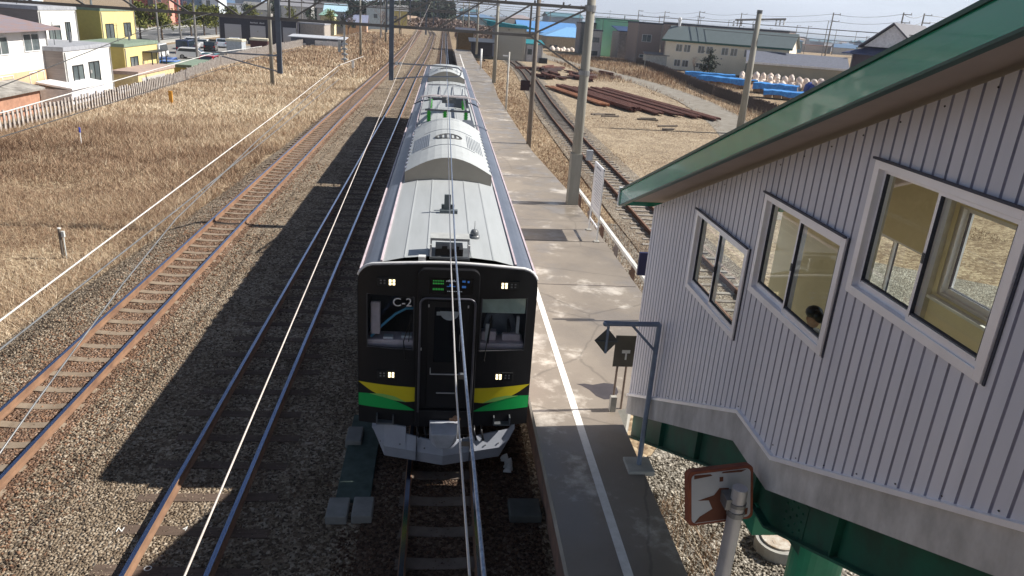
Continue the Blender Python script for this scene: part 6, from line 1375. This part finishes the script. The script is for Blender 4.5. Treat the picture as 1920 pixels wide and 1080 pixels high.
for x, y, z, lab in UP: upole(x, y, z, -5, lab)
for k, (dz) in enumerate((0, -1.2)):
    P = []
    for a, b in zip(UP[:-1], UP[1:]):
        for i in range(6): t_ = i/6; P.append((a[0]+(b[0]-a[0])*t_, a[1]+(b[1]-a[1])*t_, a[2]+dz+(b[2]-a[2])*t_-.25-2.2*t_*(1-t_)))
    P.append((UP[-1][0], UP[-1][1], UP[-1][2]+dz-.25)); P.append((110, 138, 11)); single(MB().tube(P, .035, 4), 'power_line', wire_d, ('upper', 'lower')[k]+' power line strung between the skyline poles', 'power line', 'power lines on the skyline')
for k, dz in enumerate((0, -.75, -1.5)):
    P = [(-2.0, 262, 9.5+dz*.4), (30, 190, 8.8+dz), (48, 140, 8.3+dz), (62, 100, 8.0+dz), (80, 70, 8.5+dz)]
    single(MB().tube(P, .045 if k else .06, 5), 'power_line', wire_d, ('thick upper', 'middle', 'lower')[k]+' cable crossing in front of the town below the skyline', 'power line', 'cables across the town')
for (x, y, zt) in ((-42, 128, 8), (-47.5, 134, 9), (-34, 190, 8), (-24, 226, 9), (-15.5, 190, 8.5), (-29.5, 95, 7.5)): upole(x, y, zt, -1.4, 'grey utility pole among the houses and trees on the left', 'utility poles on the left', 1)
twn = random.Random(12); TC = [(.5, .48, .45), (.3, .33, .38), (.6, .58, .55), (.25, .32, .42), (.42, .36, .32), (.2, .3, .36)]; TR = [(.12, .2, .32), (.2, .2, .22), (.35, .3, .3), (.1, .2, .25), (.3, .14, .1)]
protos = []
for i in range(8):
    t = house('town_building', 'small pale building of the distant town spread below the horizon', (0, 0, 0), 0, 9+i, 8, 4+(i % 4)*1.6, mat('town_wall%d' % (i % 6), TC[i % 6], .85), ('gable', 'flat', 'hip')[i % 3], mat('town_roof%d' % (i % 5), TR[i % 5], .6), 1.8, .4, cat='building', group='distant town buildings'); protos.append(t)
for i in range(210):
    d = 330+1000*(i/210)**1.4+twn.uniform(0, 60); a = twn.uniform(R(.5), R(44)) if i % 9 else twn.uniform(R(-35), R(-8)); x, y = math.sin(a)*d-.2, math.cos(a)*d
    if x < 26 and y < 420 and x > -12: x += 34
    if i % 9 and x/y > .28 and y < 240: y += 90
    zz = float(ground_z(x, y)); p = protos[i % 8]; c = p if i < 8 else copy_tree(p); c.location = (x, y, zz-.2); c.rotation_euler = (0, 0, twn.uniform(-.5, .5)); s_ = twn.uniform(.8, 1.4); c.scale = (s_, s_, twn.uniform(.7, 1.0))
for i in range(40):
    a = R(4+i*.95)+twn.uniform(-.005, .005); d = twn.uniform(260, 620); x, y = math.sin(a)*d, math.cos(a)*d
    upole(x, y, float(ground_z(x, y))+twn.uniform(9, 13), float(ground_z(x, y)), 'thin utility pole of the distant town', 'utility poles of the distant town', 1)
# ================================================================ HAZE
hz_ = MB().box(-5500, 6500, -250, 9600, -75, 210)
HM = bpy.data.materials.new('haze'); HM.use_nodes = True; t = HM.node_tree
for n in list(t.nodes):
    if n.type == 'BSDF_PRINCIPLED': t.nodes.remove(n)
pv_ = t.nodes.new('ShaderNodeVolumePrincipled'); pv_.inputs['Color'].default_value = (.78, .86, 1, 1); pv_.inputs['Density'].default_value = .00022; pv_.inputs['Anisotropy'].default_value = .2
t.links.new(pv_.outputs[0], t.nodes['Material Output'].inputs['Volume'])
if HAZE: tag(hz_.build('haze', HM), kind='stuff')
